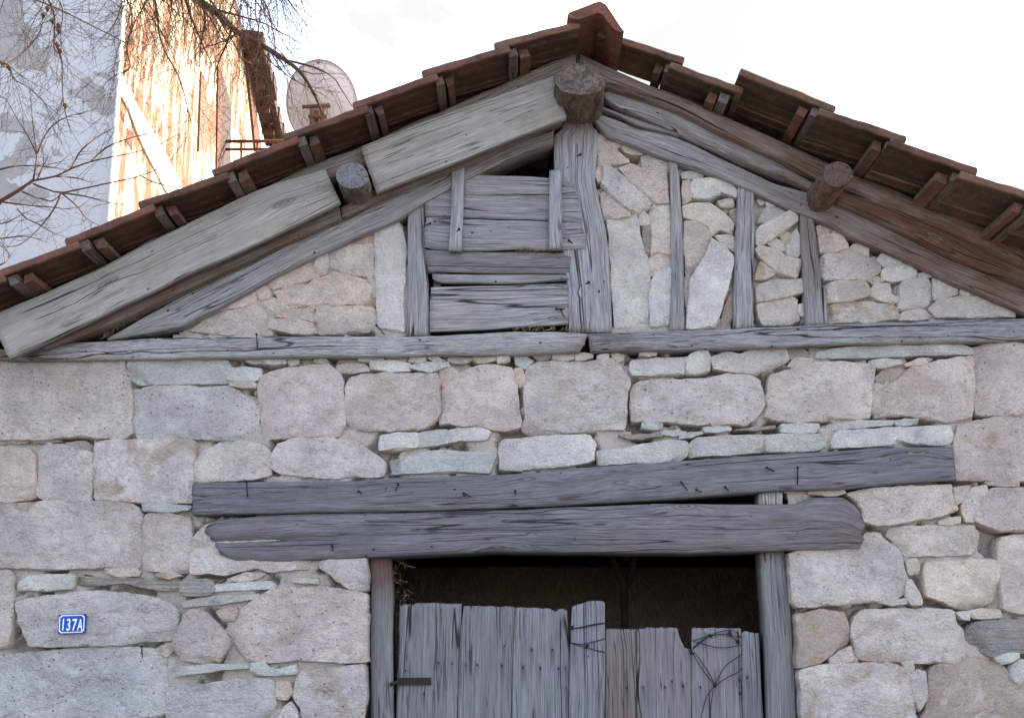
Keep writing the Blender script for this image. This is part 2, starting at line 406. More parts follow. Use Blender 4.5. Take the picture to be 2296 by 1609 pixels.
# ------------------------------------------------------------------ piece builders
def stone_mesh(poly, y, mat, parent, color, depth=0.13, rough=1.0, down=1.0, moss=0.0, edge=1.0, tilt=0.0, name='stone'):
    w = np.array([[p.x, p.z] for p in (P(a, b, y) for a, b in poly)])
    area = 0.5 * np.sum(w[:, 0] * np.roll(w[:, 1], -1) - np.roll(w[:, 0], -1) * w[:, 1])
    if area < 0: w = w[::-1]; area = -area
    # one corner-cutting pass keeps the traced corners but breaks them
    nx = np.roll(w, -1, axis=0)
    q = np.empty((2 * len(w), 2)); q[0::2] = w * 0.94 + nx * 0.06; q[1::2] = w * 0.06 + nx * 0.94
    size = math.sqrt(area)
    step = min(0.020, max(0.006, size / 14))
    o = resample(q, step=step, closed=True)
    seed = random.randint(0, 9999)
    off = np.array([random.uniform(0, 50), random.uniform(0, 50)])
    p3 = np.c_[(o + off) * 18, np.full(len(o), seed * 0.37)]
    c = o.mean(axis=0)
    d = o - c; r = np.linalg.norm(d, axis=1); dn = d / r[:, None]
    o = o + dn * (0.0085 + fbm(p3 * np.array([1.6, 1.6, 1]), 4, seed, 0.6)[:, None] * min(0.011, size * 0.045))
    d = o - c; r = np.linalg.norm(d, axis=1); dn = d / r[:, None]
    tng = np.roll(o, -1, axis=0) - np.roll(o, 1, axis=0)
    nrm = np.c_[tng[:, 1], -tng[:, 0]]; nrm /= np.linalg.norm(nrm, axis=1)[:, None] + 1e-9
    dwn = np.clip(-nrm[:, 1], 0, 1) ** 2
    chip = np.clip(fbm(np.c_[(o + off) * 6, np.full(len(o), 3.3)], 2, seed + 5) + 0.25, 0, 1)
    e = edge * min(1.0, size / 0.16)
    chip2 = np.clip(fbm(np.c_[(o + off) * 9, np.full(len(o), 8.3)], 3, seed + 6) * 1.6 + 0.15, 0, 1)
    ins_w = e * (0.0035 + 0.046 * dwn * chip * chip2 * down + 0.004 * chip2)
    set_b = e * (0.010 + 0.030 * dwn * chip * chip2 * down + 0.006 * chip2)
    rings = [(np.zeros(len(o)), np.full(len(o), depth)), (np.zeros(len(o)), set_b + 0.010), (ins_w * 0.12, set_b * 0.80),
             (ins_w * 0.55, set_b * 0.34), (ins_w, set_b * 0.03), (ins_w * 1.7 + 0.004, set_b * 0.0)]
    rm = r.min()
    lim = 0.72 * r
    nin = int(np.clip(size / 0.022, 3, 16))
    V = []
    for ins, yy in rings:
        i2 = np.minimum(ins, lim); V.append(np.c_[c + dn * (r - i2)[:, None], yy])
    base = (r - np.minimum(ins_w * 1.7 + 0.004, lim))
    for k in range(1, nin + 1):
        V.append(np.c_[c + dn * (base * (1 - k / (nin + 1)))[:, None], np.zeros(len(o))])
    V.append(np.r_[c, 0][None])
    A = np.vstack(V)
    n = len(o); R = len(V) - 1
    q3 = np.c_[A[:, :2] + off, np.full(len(A), seed * 0.11)]
    g = fbm(q3 * np.array([5, 5, 1]), 3, seed + 1) * 0.010 + fbm(q3 * np.array([15, 22, 1]), 4, seed + 2, 0.65) * 0.013
    g = g * rough * min(1.0, size / 0.2)
    # chipped corners: flat facets that fall away towards some edges
    rg = random.Random(seed)
    for _ in range(rg.choice((2, 3, 4))):
        th = rg.uniform(math.pi * 0.9, math.pi * 2.1) if rg.random() < 0.65 else rg.uniform(0, 2 * math.pi)
        dv = np.array([math.cos(th), math.sin(th)])
        pr = (A[:, :2] - c) @ dv; ext = ((o - c) @ dv).max()
        wob = fbm(q3 * np.array([12, 12, 1]), 2, seed + 8) * 0.018
        g = g + np.minimum(np.clip(pr + wob - ext * rg.uniform(0.66, 0.95), 0, 1) * rg.uniform(0.25, 0.8), rg.uniform(0.006, 0.016))
    g[:n] = 0
    yfull = y + A[:, 2] + g + (A[:, 1] - c[1]) * tilt
    verts = np.c_[A[:, 0], yfull, A[:, 1]]
    f = []
    for k in range(R - 1):
        a0, b0 = k * n, (k + 1) * n
        for i in range(n):
            j = (i + 1) % n
            f.append((a0 + i, a0 + j, b0 + j, b0 + i))
    a0 = (R - 1) * n; cc = R * n
    for i in range(n): f.append((a0 + i, a0 + (i + 1) % n, cc))
    nr_ = len(V) - 1
    ed = np.concatenate([np.full(n, 1.0)] * 4 + [np.full(n, 0.85), np.full(n, 0.6)] + [np.full(n, max(0.0, 0.45 - 0.2 * k)) for k in range(nr_ - 6)] + [np.zeros(1)])
    ob = link(name, verts, f, mat, parent, True, (c[0], y, c[1]), color=color, attrs={'edge': ('FLOAT', ed)})
    ob['moss'] = float(moss)
    ob.data.set_sharp_from_angle(angle=math.radians(26))
    return ob

def beam(name, A, B, y, depth, mat, parent, rnd=0.006, bump=0.0025, rag=0.006, brown=(0, 0), color=(1, 1, 1), bow=0.0, step=0.03, wav=0.003, grooves=(), y_end=None, row=0.012, split=None):
    """timber between two traced long edges; front face at depth y, worn and grooved along its length"""
    a = np.array([[p.x, p.z] for p in (P(u, v, y) for u, v in A)]); b = np.array([[p.x, p.z] for p in (P(u, v, y) for u, v in B)])
    ln = max(np.linalg.norm(a[-1] - a[0]), 0.02)
    n = max(4, int(ln / step) + 1)
    a = resample(a, n=n); b = resample(b, n=n)
    wid = np.linalg.norm(a - b, axis=1).mean()
    m = max(5, int(wid / row))
    seed = random.randint(0, 9999)
    s = np.linspace(0, ln, n)
    ax = (a[-1] + b[-1] - a[0] - b[0]); ax /= np.linalg.norm(ax)
    vv = 0.5 - 0.5 * np.cos(np.linspace(0, math.pi, m + 1)) if rnd > 0.02 else np.r_[0, 0.25 / m, np.linspace(1, m - 1, m - 1) / m, 1 - 0.25 / m, 1]
    mm = len(vv)
    ea = fbm(np.c_[s * 5, np.full(n, 1.1), np.full(n, seed)], 3, seed) * wav
    eb = fbm(np.c_[s * 5, np.full(n, 7.1), np.full(n, seed)], 3, seed + 9) * wav
    cr = (b - a) / np.linalg.norm(b - a, axis=1)[:, None]
    a = a + cr * ea[:, None]; b = b + cr * eb[:, None]
    pos = a[:, None, :] * (1 - vv)[None, :, None] + b[:, None, :] * vv[None, :, None]
    S, VV = np.meshgrid(s, vv * wid, indexing='ij')
    gn = fbm(np.stack([S * 4, VV * 60, np.full_like(S, seed * 0.7)], -1), 3, seed + 3, 0.6) * bump * 1.4
    gn = gn + fbm(np.stack([S * 2.2, VV * 9, np.full_like(S, seed * 0.3)], -1), 2, seed + 4) * bump * 1.3
    t = 2 * vv - 1
    prof = rnd * (1 - np.sqrt(np.clip(1 - np.abs(t) ** (2.2 if rnd > 0.02 else 8), 0, 1)))
    yy = y + prof[None, :] + gn + bow * np.sin(np.pi * S / ln)
    for gs, gw, gd in grooves:
        yy = yy + gd * np.clip(1 - np.abs(S / ln - gs) / gw, 0, 1)
    if split:
        vc = 0.56 + fbm(np.c_[s * 1.3, np.zeros(n), np.full(n, 3.0)], 2, seed) * 0.06
        dp = np.interp(s / ln, [0, 0.15, 0.3, 1.0], [0.040, 0.022, 0.009, 0.006])
        yy = yy + dp[:, None] * np.clip(1 - np.abs(vv[None, :] - vc[:, None]) / 0.055, 0, 1)
    if y_end is not None: yy = yy + (S / ln) * (y_end - y)
    back = yy[:, [mm - 1, 0]] * 0 + y + depth + (0 if y_end is None else (S[:, :2] / ln) * (y_end - y))
    pos = np.concatenate([pos, pos[:, [mm - 1]], pos[:, [0]]], 1)
    yy = np.concatenate([yy, back], 1)
    M = mm + 2
    # ragged ends
    vr = np.r_[vv * wid, wid, 0]
    r0 = fbm(np.c_[vr * 40, np.zeros(M), np.full(M, seed * 0.9)], 3, seed + 6) * rag
    r1 = fbm(np.c_[vr * 40, np.ones(M) * 5, np.full(M, seed * 0.9)], 3, seed + 7) * rag
    pos[0] += ax[None] * r0[:, None]; pos[-1] += ax[None] * r1[:, None]
    verts = np.stack([pos[..., 0], yy, pos[..., 1]], -1).reshape(-1, 3)
    ro = np.array([random.uniform(0, 30) for _ in range(3)])
    al = np.repeat(s[:, None], M, 1); acr = np.repeat(vr[None], n, 0)
    dep = yy - y
    grain = np.stack([al + ro[0], acr + ro[1], dep + ro[2]], -1).reshape(-1, 3)
    bt = np.array([x[0] for x in brown]) if isinstance(brown[0], tuple) else np.array([0, 1.0])
    bv = np.array([x[1] for x in brown]) if isinstance(brown[0], tuple) else np.array(brown, float)
    brv = np.repeat(np.interp(s / ln, bt, bv)[:, None], M, 1).ravel()
    f = []
    for i in range(n - 1):
        for j in range(M):
            k = (j + 1) % M
            f.append((i * M + j, i * M + k, (i + 1) * M + k, (i + 1) * M + j))
    f.append(tuple(range(M))[::-1]); f.append(tuple((n - 1) * M + j for j in range(M)))
    # keep normals outward whichever way the edges were traced
    v0, v1, v2 = verts[0], verts[1], verts[M]
    mid = ((n - 1) // 2) * M + mm // 2
    p0, p1, p2 = verts[mid], verts[mid + 1], verts[min(mid + M, len(verts) - 1)]
    nn = np.cross(p1 - p0, p2 - p0)
    if nn[1] > 0: f = [q[::-1] for q in f]
    ob = link(name, verts, f, mat, parent, rnd > 0.02, attrs={'grain': ('FLOAT_VECTOR', grain), 'brown': ('FLOAT', brv)}, color=color)
    if rnd <= 0.02:
        ob.data.polygons.foreach_set('use_smooth', [True] * len(ob.data.polygons))
    return ob

def box_verts(p0, p1):
    x0, y0, z0 = p0; x1, y1, z1 = p1
    v = [(x0, y0, z0), (x1, y0, z0), (x1, y1, z0), (x0, y1, z0), (x0, y0, z1), (x1, y0, z1), (x1, y1, z1), (x0, y1, z1)]
    f = [(0, 3, 2, 1), (4, 5, 6, 7), (0, 1, 5, 4), (1, 2, 6, 5), (2, 3, 7, 6), (3, 0, 4, 7)]
    return v, f
def box(name, p0, p1, mat, parent=None, color=None):
    v, f = box_verts(p0, p1)
    n = len(v)
    g = np.array(v) + random.uniform(0, 20)
    return link(name, v, f, mat, parent, False, attrs={'grain': ('FLOAT_VECTOR', g), 'brown': ('FLOAT', np.zeros(n))}, color=color)

def tube_data(pts, rads, sides=5, base=0):
    pts = [Vector(p) for p in pts]; V = []; Fc = []
    n = len(pts)
    up = Vector((0.3, 0.8, 0.5)).normalized()
    for i, p in enumerate(pts):
        d = (pts[min(i + 1, n - 1)] - pts[max(i - 1, 0)])
        d = d.normalized() if d.length > 1e-9 else Vector((0, 0, 1))
        u = d.cross(up)
        u = u.normalized() if u.length > 1e-4 else d.orthogonal().normalized()
        w = d.cross(u)
        for k in range(sides):
            a = 2 * math.pi * k / sides
            V.append(tuple(p + (u * math.cos(a) + w * math.sin(a)) * rads[i]))
    for i in range(n - 1):
        for k in range(sides):
            j = (k + 1) % sides
            Fc.append((base + i * sides + k, base + (i + 1) * sides + k, base + (i + 1) * sides + j, base + i * sides + j))
    Fc.append(tuple(base + k for k in range(sides))); Fc.append(tuple(base + (n - 1) * sides + k for k in range(sides))[::-1])
    return V, Fc
def tubes(name, lines, mat, parent=None, sides=5, smooth=True, color=None):
    V = []; Fc = []
    for pts, rads in lines:
        v, f = tube_data(pts, rads, sides, len(V)); V += v; Fc += f
    return link(name, V, Fc, mat, parent, smooth, color=color)

def inside(poly, x, z):
    p = np.asarray(poly); r = np.zeros(x.shape, bool); j = len(p) - 1
    for i in range(len(p)):
        xi, zi = p[i]; xj, zj = p[j]
        c = ((zi > z) != (zj > z)) & (x < (xj - xi) * (z - zi) / (zj - zi + 1e-12) + xi)
        r ^= c; j = i
    return r
def rough_sheet(name, polys, holes, y, mat, parent, cell=0.016, amp=0.010, seed=3, cavity=0.075):
    W = [np.array([[p.x, p.z] for p in (P(a, b, y) for a, b in q)]) for q in polys]
    H = [np.array([[p.x, p.z] for p in (P(a, b, y) for a, b in q)]) for q in holes]
    al = np.vstack(W); x0, z0 = al.min(0); x1, z1 = al.max(0)
    nx = int((x1 - x0) / cell) + 2; nz = int((z1 - z0) / cell) + 2
    xs = np.linspace(x0, x1, nx); zs = np.linspace(z0, z1, nz)
    X, Z = np.meshgrid(xs, zs, indexing='ij')
    q = np.stack([X, Z, np.zeros_like(X)], -1)
    cav = np.clip(fbm(q * 7.5, 4, seed + 40, 0.6) - 0.03, 0, 0.16) / 0.16
    Yv = y + fbm(q * 4, 3, seed) * amp + fbm(q * 17, 4, seed + 20, 0.65) * amp * 1.3 + cav * cavity
    jit = fbm(q * 30, 2, seed + 31) * cell * 0.35
    cx = (X[:-1, :-1] + X[1:, 1:]) / 2; cz = (Z[:-1, :-1] + Z[1:, 1:]) / 2
    keep = np.zeros(cx.shape, bool)
    for w in W: keep |= inside(w, cx, cz)
    for h in H: keep &= ~inside(h, cx, cz)
    idx = np.arange(nx * nz).reshape(nx, nz)
    I = np.stack([idx[:-1, :-1], idx[1:, :-1], idx[1:, 1:], idx[:-1, 1:]], -1)[keep]
    used, inv = np.unique(I, return_inverse=True)
    V = np.stack([X + jit, Yv, Z + jit], -1).reshape(-1, 3)[used]
    return link(name, V, inv.reshape(-1, 4).tolist(), mat, parent, True)

# ------------------------------------------------------------------ ground
def build_ground():
    n = 60; R = 900.0
    u = np.linspace(-1, 1, n); u = np.sign(u) * np.abs(u) ** 3 * R
    X, Y = np.meshgrid(u, u, indexing='ij')
    Zg = fbm(np.stack([X * 0.15, Y * 0.15, X * 0], -1), 3, 5) * 0.05 * np.clip((np.hypot(X, Y) - 2) / 6, 0, 1) - 0.01
    V = np.stack([X, Y, Zg], -1).reshape(-1, 3)
    f = [(i * n + j, (i + 1) * n + j, (i + 1) * n + j + 1, i * n + j + 1) for i in range(n - 1) for j in range(n - 1)]
    N = Nodes('dry_ground'); tc = N.n('TexCoord'); vec = tc.outputs['Object']
    a = N.noise(vec, 0.6, 6, 0.6); b = N.noise(vec, 14, 5, 0.7)
    N.l(N.mix(N.step(b, 0.35, 0.7), N.mix(N.step(a, 0.4, 0.6), (0.15, 0.13, 0.11), (0.21, 0.19, 0.165)), (0.14, 0.13, 0.115)), N.b.inputs['Base Color'])
    N.l(N.bump(b, 0.6, 0.03), N.b.inputs['Normal'])
    o = link('ground', V, f, N.m, None, True, (0, 0, 0)); o['kind'] = 'structure'
build_ground()

# ------------------------------------------------------------------ the stone barn
barn = thing('stone_barn', 'old stone barn with timber gable, tiled roof and broken plank door', 'barn', (0.3, 0, 0))
DOOR_HOLE = T('D', '822,1090 1700,1090 1760,1100 1790,1240 1812,1700 1812,2400 822,2400')
wall = rough_sheet('wall', [T('D', '-150,805 440,803 1330,790 2450,742 2450,2180 -150,2180')], [DOOR_HOLE], 0.024, M_MORTAR, barn)
infill_a = rough_sheet('gable_infill', [T('D', '380,757 600,635 700,585 860,500 915,470 915,757')], [], 0.024, M_MORTAR, barn, seed=8)
infill_b = rough_sheet('gable_infill', [T('D', '1330,285 1370,300 1500,352 1660,412 1900,520 2296,690 2500,775 1330,760')], [], 0.035, M_MORTAR, barn, seed=9)

COL = {'t': (0.475, 0.445, 0.435), 'g': (0.445, 0.46, 0.455), 'p': (0.49, 0.435, 0.40), 'w': (0.52, 0.515, 0.51),
       'k': (0.475, 0.425, 0.415), 'b': (0.37, 0.325, 0.30), 'd': (0.30, 0.29, 0.275), 'c': (0.50, 0.47, 0.44), 's': (0.445, 0.44, 0.445)}
MATS = {'t': M_T, 'g': M_G, 'p': M_P, 'w': M_G, 'k': M_T, 'b': M_P, 'd': M_D, 'c': M_P, 's': M_T}
WALL_STONES = '''
C0 t -200,235 60,225 160,215 300,230 700,240 1020,225 1030,300 1045,360 1085,500 1095,600 1085,720 1090,830 1040,880 930,875 800,875 650,855 300,885 0,885 -200,885
C0 g 1060,225 1400,228 1880,225 1905,280 1895,370 1870,420 1700,425 1500,420 1150,430 1075,385 1045,320
C0 g 1890,295 2150,295 2165,375 2100,400 1890,395
C0 c 1905,405 2110,410 2110,455 1905,445
C0 g 2040,238 2165,212 2168,255 2080,250
C0 s 1105,520 1130,470 1250,440 1500,445 1700,460 1880,445 2000,510 2130,590 2140,700 2150,890 2000,895 1800,890 1600,875 1350,885 1150,880 1110,830 1095,720
C0 p -100,960 100,950 230,975 290,1020 280,1120 300,1340 240,1380 100,1400 -100,1420
C0 d 275,890 495,870 490,905 290,915
C0 b 60,890 220,890 220,915 60,915
C0 t 310,1000 350,960 400,920 520,940 720,990 755,1010 750,1200 745,1390 600,1395 340,1385 300,1340 300,1200
C0 b 500,942 560,915 700,905 770,940 765,1000 720,990 600,965
C0 t 780,905 900,890 1200,890 1560,885 1615,900 1610,1030 1590,1100 1590,1410 1450,1410 1200,1400 900,1385 770,1380 765,1150 775,1000
C0 t+m 1615,1050 1680,980 1850,910 2050,900 2180,930 2240,1000 2240,1180 2100,1215 1900,1225 1700,1240 1595,1230 1590,1100
C0 g 1170,1410 1300,1415 1580,1435 1560,1470 1420,1485 1190,1480
C0 t -200,1430 60,1420 400,1405 800,1400 1050,1405 1150,1460 1175,1530 1170,1689 1150,1920 1130,1955 900,1945 500,1955 0,1950 -200,1950
C0 t 1200,1530 1240,1505 1400,1500 1570,1540 1575,1600 1580,1689 1580,1969 1540,1990 1350,1985 1180,1960 1165,1900 1185,1750
E0 t 1585,130 1640,60 1720,0 2000,-40 2600,100 2640,300 2620,380 2480,370 2300,390 2230,395 2120,355 2000,390 1850,425 1750,405 1640,415 1585,410
E0 c 870,365 1130,370 1155,400 1130,430 960,425 890,400
E0 g 135,530 160,470 230,430 400,420 610,415 615,500 590,535 400,545 140,550
E0 d 630,440 700,430 900,450 1150,450 1300,470 1480,500 1480,540 1370,555 1200,530 1020,490 850,510 640,510
E0 d 1500,475 1700,460 1750,470 1775,530 1740,580 1560,590 1495,575
E0 w 1790,500 1900,490 2240,470 2275,510 2270,535 2000,545 1780,560
E0 g 1510,650 1600,620 1900,590 2140,575 2150,615 1900,650 1530,690
E0 s 130,640 300,600 550,570 800,560 1000,570 1200,590 1380,640 1470,720 1465,830 1430,960 1200,975 1000,1000 700,1005 500,1015 240,1020 210,930 170,830 140,740
E0 t -200,390 60,385 95,420 100,600 90,800 70,990 40,1030 -200,1040
E0 k 1500,840 1520,760 1570,710 1640,710 1690,740 1800,830 1900,950 1900,1010 1800,1140 1650,1150 1500,1120 1430,1030 1430,980 1450,900
E0 p 1790,720 1950,690 1960,720 1930,790 1850,790
E0 c 1300,405 1420,398 1500,425 1400,445 1310,440
E0 p 1880,450 2050,405 2200,410 2120,455 1900,475
E1 k -116,780 -66,700 84,600 200,540 380,530 600,520 800,540 960,580 975,720 970,900 975,1140 800,1150 600,1130 400,1120 200,1140 0,1150 -60,1100 -115,1050 -130,900
E1 g 360,480 370,450 560,455 570,495
E1 t 575,310 700,285 960,280 975,400 970,540 860,545 800,510 740,470 680,420 580,360
E0 s -200,1090 100,1080 300,1060 550,1040 900,1020 1150,1020 1290,1040 1375,1110 1365,1250 1380,1400 1375,1560 1330,1600 1100,1605 800,1640 -200,1640
E0 p 1300,1030 1420,985 1425,1040 1380,1095 1320,1050
E0 g 1410,1190 1600,1170 1900,1160 2070,1150 2070,1195 1800,1210 1600,1240 1430,1270
E0 g 2085,1150 2200,1145 2240,1195 2300,1205 2440,1160 2450,1240 2300,1250 2085,1245
E0 s 1390,1340 1450,1320 1700,1330 1900,1300 2050,1280 2200,1275 2280,1300 2285,1500 2260,1650 1400,1650 1370,1560
E1 t 400,1260 440,1220 600,1200 800,1180 950,1165 965,1350 960,1500 900,1650 460,1650 430,1560 365,1430 375,1350
E1 t 230,1640 290,1520 340,1480 380,1560 400,1640
E1 p 230,1320 330,1315 345,1400 300,1450 235,1440
C1 k 90,400 130,340 300,300 480,280 650,260 740,330 770,380 775,480 790,600 800,720 790,760 740,855 640,860 400,865 150,880 110,830 95,700 75,560 70,430
C1 w 110,215 290,210 295,255 200,255 110,255
C1 c 315,235 370,212 405,225 400,260 340,270
C1 c 545,225 600,210 655,240 600,250 545,245
C1 g 915,200 1030,195 1030,230 910,235
C1 g 1050,205 1100,200 1105,230 1045,230
C1 w 1150,205 1300,198 1300,235 1160,235
C1 g 1325,240 1350,205 1450,200 1460,235 1400,245
C1 w 1470,210 1540,203 1610,230 1560,240
C1 g 1650,215 1690,190 1845,185 1840,225 1790,250 1650,245
C1 c 2045,215 2090,185 2150,185 2155,230 2100,248
C1 c 720,290 740,265 950,260 990,300 985,322 800,330 720,325
C1 w 1000,235 1250,240 1330,255 1320,320 1150,315 1000,300
C1 g 1340,270 1450,255 1640,245 1660,275 1500,320 1340,295
C1 t 830,390 850,360 1000,345 1300,340 1550,340 1575,390 1570,500 1575,650 1550,720 1450,800 1100,805 900,810 840,820 815,760 800,640 795,560 805,440
C1 k+m 1585,470 1690,400 1740,340 1850,290 2000,270 2180,300 2215,400 2225,600 2250,720 2240,790 2100,815 1950,790 1800,770 1650,750 1580,760 1585,600
C1 p 1580,380 1590,310 1650,280 1730,330 1690,400 1600,455
C1 p 1860,190 2040,190 2040,230 1900,250 1850,225
C2 t 250,290 330,245 500,240 700,250 940,220 1000,270 1080,380 1080,440 1065,500 1060,560 1060,700 1040,800 800,810 600,820 400,840 240,830 190,790 230,690 215,560 210,440 225,340
C2 p 130,300 200,300 220,400 180,460 150,400
C2 w 0,195 80,185 80,220 0,250
C2 g 140,195 200,190 290,240 220,295 150,260
C2 d 285,170 440,180 440,210 330,225 285,190
C2 w 455,190 500,170 620,175 620,215 560,230 455,220
C2 w 640,190 680,175 770,180 780,205 650,230
C2 c 825,195 910,180 905,215 830,230
C2 c 935,180 1030,185 1030,225 990,238
C2 c 1180,170 1300,168 1300,190 1180,190
C2 w 1110,230 1380,215 1580,200 1580,235 1540,250 1540,345 1300,350 1110,355 1095,300
C2 g 1590,190 1650,160 1730,150 1755,200 1750,310 1640,335 1560,335 1570,240
C2 w 1770,200 1900,160 2000,180 2150,130 2380,112 2415,235 2300,280 2110,345 1950,325 1780,300
C2 t+m 1130,430 1200,400 1400,395 1700,380 1900,340 2100,350 2160,400 2210,520 2220,590 2150,700 2050,770 1900,755 1700,760 1400,740 1250,735 1110,740 1100,600 1100,500
C2 g 1200,745 1350,750 1360,800 1200,795
C2 g 1360,820 1550,820 1540,850 1360,850
C2 g 1510,850 1680,820 1690,840 1510,880
C2 g 1700,785 1930,785 1920,812 1720,825
C2 d 1970,800 2250,775 2290,770 2290,795 1980,810
C2 d 1000,850 1200,845 1350,835 1350,860 1100,880
C2 w 20,910 60,885 400,860 750,845 800,920 795,1050 720,1080 500,1110 150,1140 20,1145 0,1000
C2 g 820,980 950,970 1100,955 1400,890 1560,900 1575,960 1560,1030 1480,1070 1200,1075 840,1100
C2 g 1580,930 1640,870 1900,860 2215,845 2220,990 1900,1010 1590,1035
C3 g 165,845 400,840 600,840 660,860 655,940 580,975 400,990 165,990
C3 g 285,760 600,755 600,790 560,830 290,825
C3 g 665,760 900,735 1210,725 1210,770 950,785 680,820
C3 g 1220,730 1420,715 1410,755 1250,770
C3 w 700,890 760,810 1000,800 1350,780 1700,765 1715,850 1700,920 1600,935 1200,930 900,950 720,955
C3 t 170,540 200,350 350,310 550,250 800,245 1020,270 1055,310 1045,400 1030,540 1020,700 900,715 600,720 420,745 250,730 145,700 180,600
C3 g 560,210 600,150 900,115 1400,110 1780,90 1880,130 1880,180 1400,190 1000,210 700,215
C3 b 340,120 440,125 530,190 400,210 360,220
C3 p 340,280 400,215 530,215 540,240 420,290
C3 c 1035,225 1270,225 1275,260 1100,290 1040,280
C3 p 1310,260 1450,215 1550,215 1480,255 1330,280
C3 k 1075,500 1200,420 1300,370 1330,310 1500,260 1700,210 1870,200 1885,320 1890,400 1875,550 1865,700 1700,745 1600,730 1350,690 1150,690 1075,705 1055,640
C3 b 1060,380 1130,320 1200,330 1280,385 1180,430 1060,400
C3 k 1890,110 2000,95 2300,85 2500,85 2500,660 2250,680 2100,690 1910,675 1895,600 1895,380
C3 k 1760,770 1850,750 2000,710 2300,685 2500,690 2500,1230 2200,1230 1900,1225 1740,1220 1730,1100 1720,920 1740,850
C3 t 830,1330 950,1300 1300,1275 1600,1265 1690,1260 1705,1330 1750,1430 1755,1470 1600,1530 1350,1555 1200,1595 1100,1595 965,1560 955,1460 930,1400
C3 t 1780,1420 1870,1290 1985,1270 1995,1320 1920,1480 1880,1565 1820,1560 1785,1480
C3 k 1720,1290 1860,1270 1780,1400 1740,1420
C3 k 2010,1310 2100,1290 2300,1290 2500,1295 2500,1640 2100,1640 1890,1560 1900,1500 1960,1400
C3 c 1600,1560 1760,1525 1765,1580 1600,1590
C3 b 1980,1230 2250,1230 2250,1275 2000,1265
C3 c 520,1310 640,1295 790,1300 815,1330 740,1350 520,1340
E3 c 1180,40 1300,20 1600,15 1885,10 1890,60 1915,65 1910,180 1875,215 1870,250 1600,255 1320,265 1290,220 1240,150 1180,100
E3 t 370,330 360,240 420,220 900,200 970,80 1050,70 1110,75 1140,130 1260,220 1290,290 1325,430 1315,580 1200,620 900,650 600,680 430,685 385,640 375,500
E3 c 1325,310 1400,285 1425,360 1420,400 1350,410
E3 t 1330,460 1370,470 1460,630 1440,660 1370,665 1325,600
E3 c 1470,390 1500,310 1700,310 1850,290 2090,300 2100,400 2095,540 2080,620 1960,680 1800,700 1650,650 1490,590 1480,500
E3 t 2090,180 2130,110 2220,85 2500,85 2500,720 2250,735 2130,700 2110,560 2110,350 2085,280
E3 g 1090,650 1150,630 1310,615 1320,660 1200,665
E3 b 415,760 600,710 800,735 840,840 860,970 700,1080 620,1140 430,1190 410,1100 440,980
E3 t+m 870,860 900,770 960,710 1200,705 1500,700 1710,715 1740,820 1800,880 1810,950 1815,1110 1740,1150 1500,1145 1250,1140 1150,1150 880,1125 905,1000 870,920
E3 c 1740,735 1830,730 1840,790 1790,775
E3 c 1835,720 1940,705 2090,710 2105,770 1900,780 1850,765
E3 d 1840,870 1900,815 2100,800 2300,790 2450,800 2450,1050 2150,1070 2050,1100 1950,1060 1850,1010 1815,960
E3 g 2070,1100 2200,1070 2250,1070 2250,1110 2140,1155 2080,1130
E3 g 2200,1180 2250,1130 2400,1130 2400,1320 2270,1330 2200,1270
E3 t 440,1210 600,1175 800,1160 1180,1155 1280,1180 1350,1250 1370,1350 1400,1450 1400,1640 470,1640 450,1400
E3 c 1290,1150 1370,1135 1380,1200 1340,1225
E3 t 1375,1240 1420,1210 1490,1230 1490,1440 1440,1550 1400,1450 1365,1290
E3 b 1510,1260 1560,1170 1750,1130 1900,1110 2050,1140 2150,1190 2200,1260 2260,1340 2450,1360 2450,1640 1440,1640 1480,1540 1500,1430
E3 k 690,1110 860,1010 880,1130 700,1150
C1 t+m 195,1000 240,920 350,880 550,870 800,880 900,910 1000,980 1110,1060 1120,1120 1110,1200 900,1200 700,1200 400,1190 250,1170 195,1130 185,1060
C1 w 1095,850 1400,825 1410,950 1075,975
C1 g 1410,830 1640,805 1660,870 1680,905 1550,930 1415,955
C1 w 1650,805 1950,790 2000,825 1950,890 1750,890 1690,910 1665,870
C1 g+m 1165,1045 1400,990 1600,975 1850,990 2050,1000 2000,1140 1980,1170 1700,1150 1500,1165 1185,1170 1170,1100
'''
GABLE_L = '''
B1 p 890,590 1020,570 1030,650 900,640
B1 p 660,690 780,650 900,650 1035,650 1030,920 900,900 800,880 680,870 650,800
B1 p 520,790 590,730 640,710 650,800 640,880 580,900 550,840
B1 p 160,960 300,890 500,800 560,850 580,920 400,970 200,1025 165,1000
B1 p 250,1090 200,1040 350,990 480,990 530,950 700,905 1040,940 1045,1160 800,1140 700,1165 450,1160 250,1180
B1 p 150,1340 180,1265 400,1270 520,1300 550,1370 480,1400 300,1370 180,1350
B1 p 180,1250 230,1195 330,1185 520,1175 530,1290 420,1262
B1 p 540,1290 550,1200 700,1170 850,1160 1045,1170 1050,1320 980,1370 800,1380 600,1395 555,1360
B1 p 60,1020 130,985 165,1040 160,1090 90,1100
B1 p 110,1110 170,1095 240,1100 240,1150 200,1200 120,1140
B1 p 110,1350 170,1365 190,1400 120,1400
B0 p 1570,1370 1650,1310 1750,1220 1900,1180 2100,1150 2200,1220 2220,1290 2170,1370 2100,1400 1800,1390
B0 p 1760,1215 1850,1140 2000,1090 2110,1020 2140,1080 2050,1150 1900,1175
B1 w 1030,500 1080,480 1220,450 1250,470 1280,560 1300,650 1290,900 1275,1150 1295,1370 1200,1370 1060,1330 1050,1000 1040,700
'''
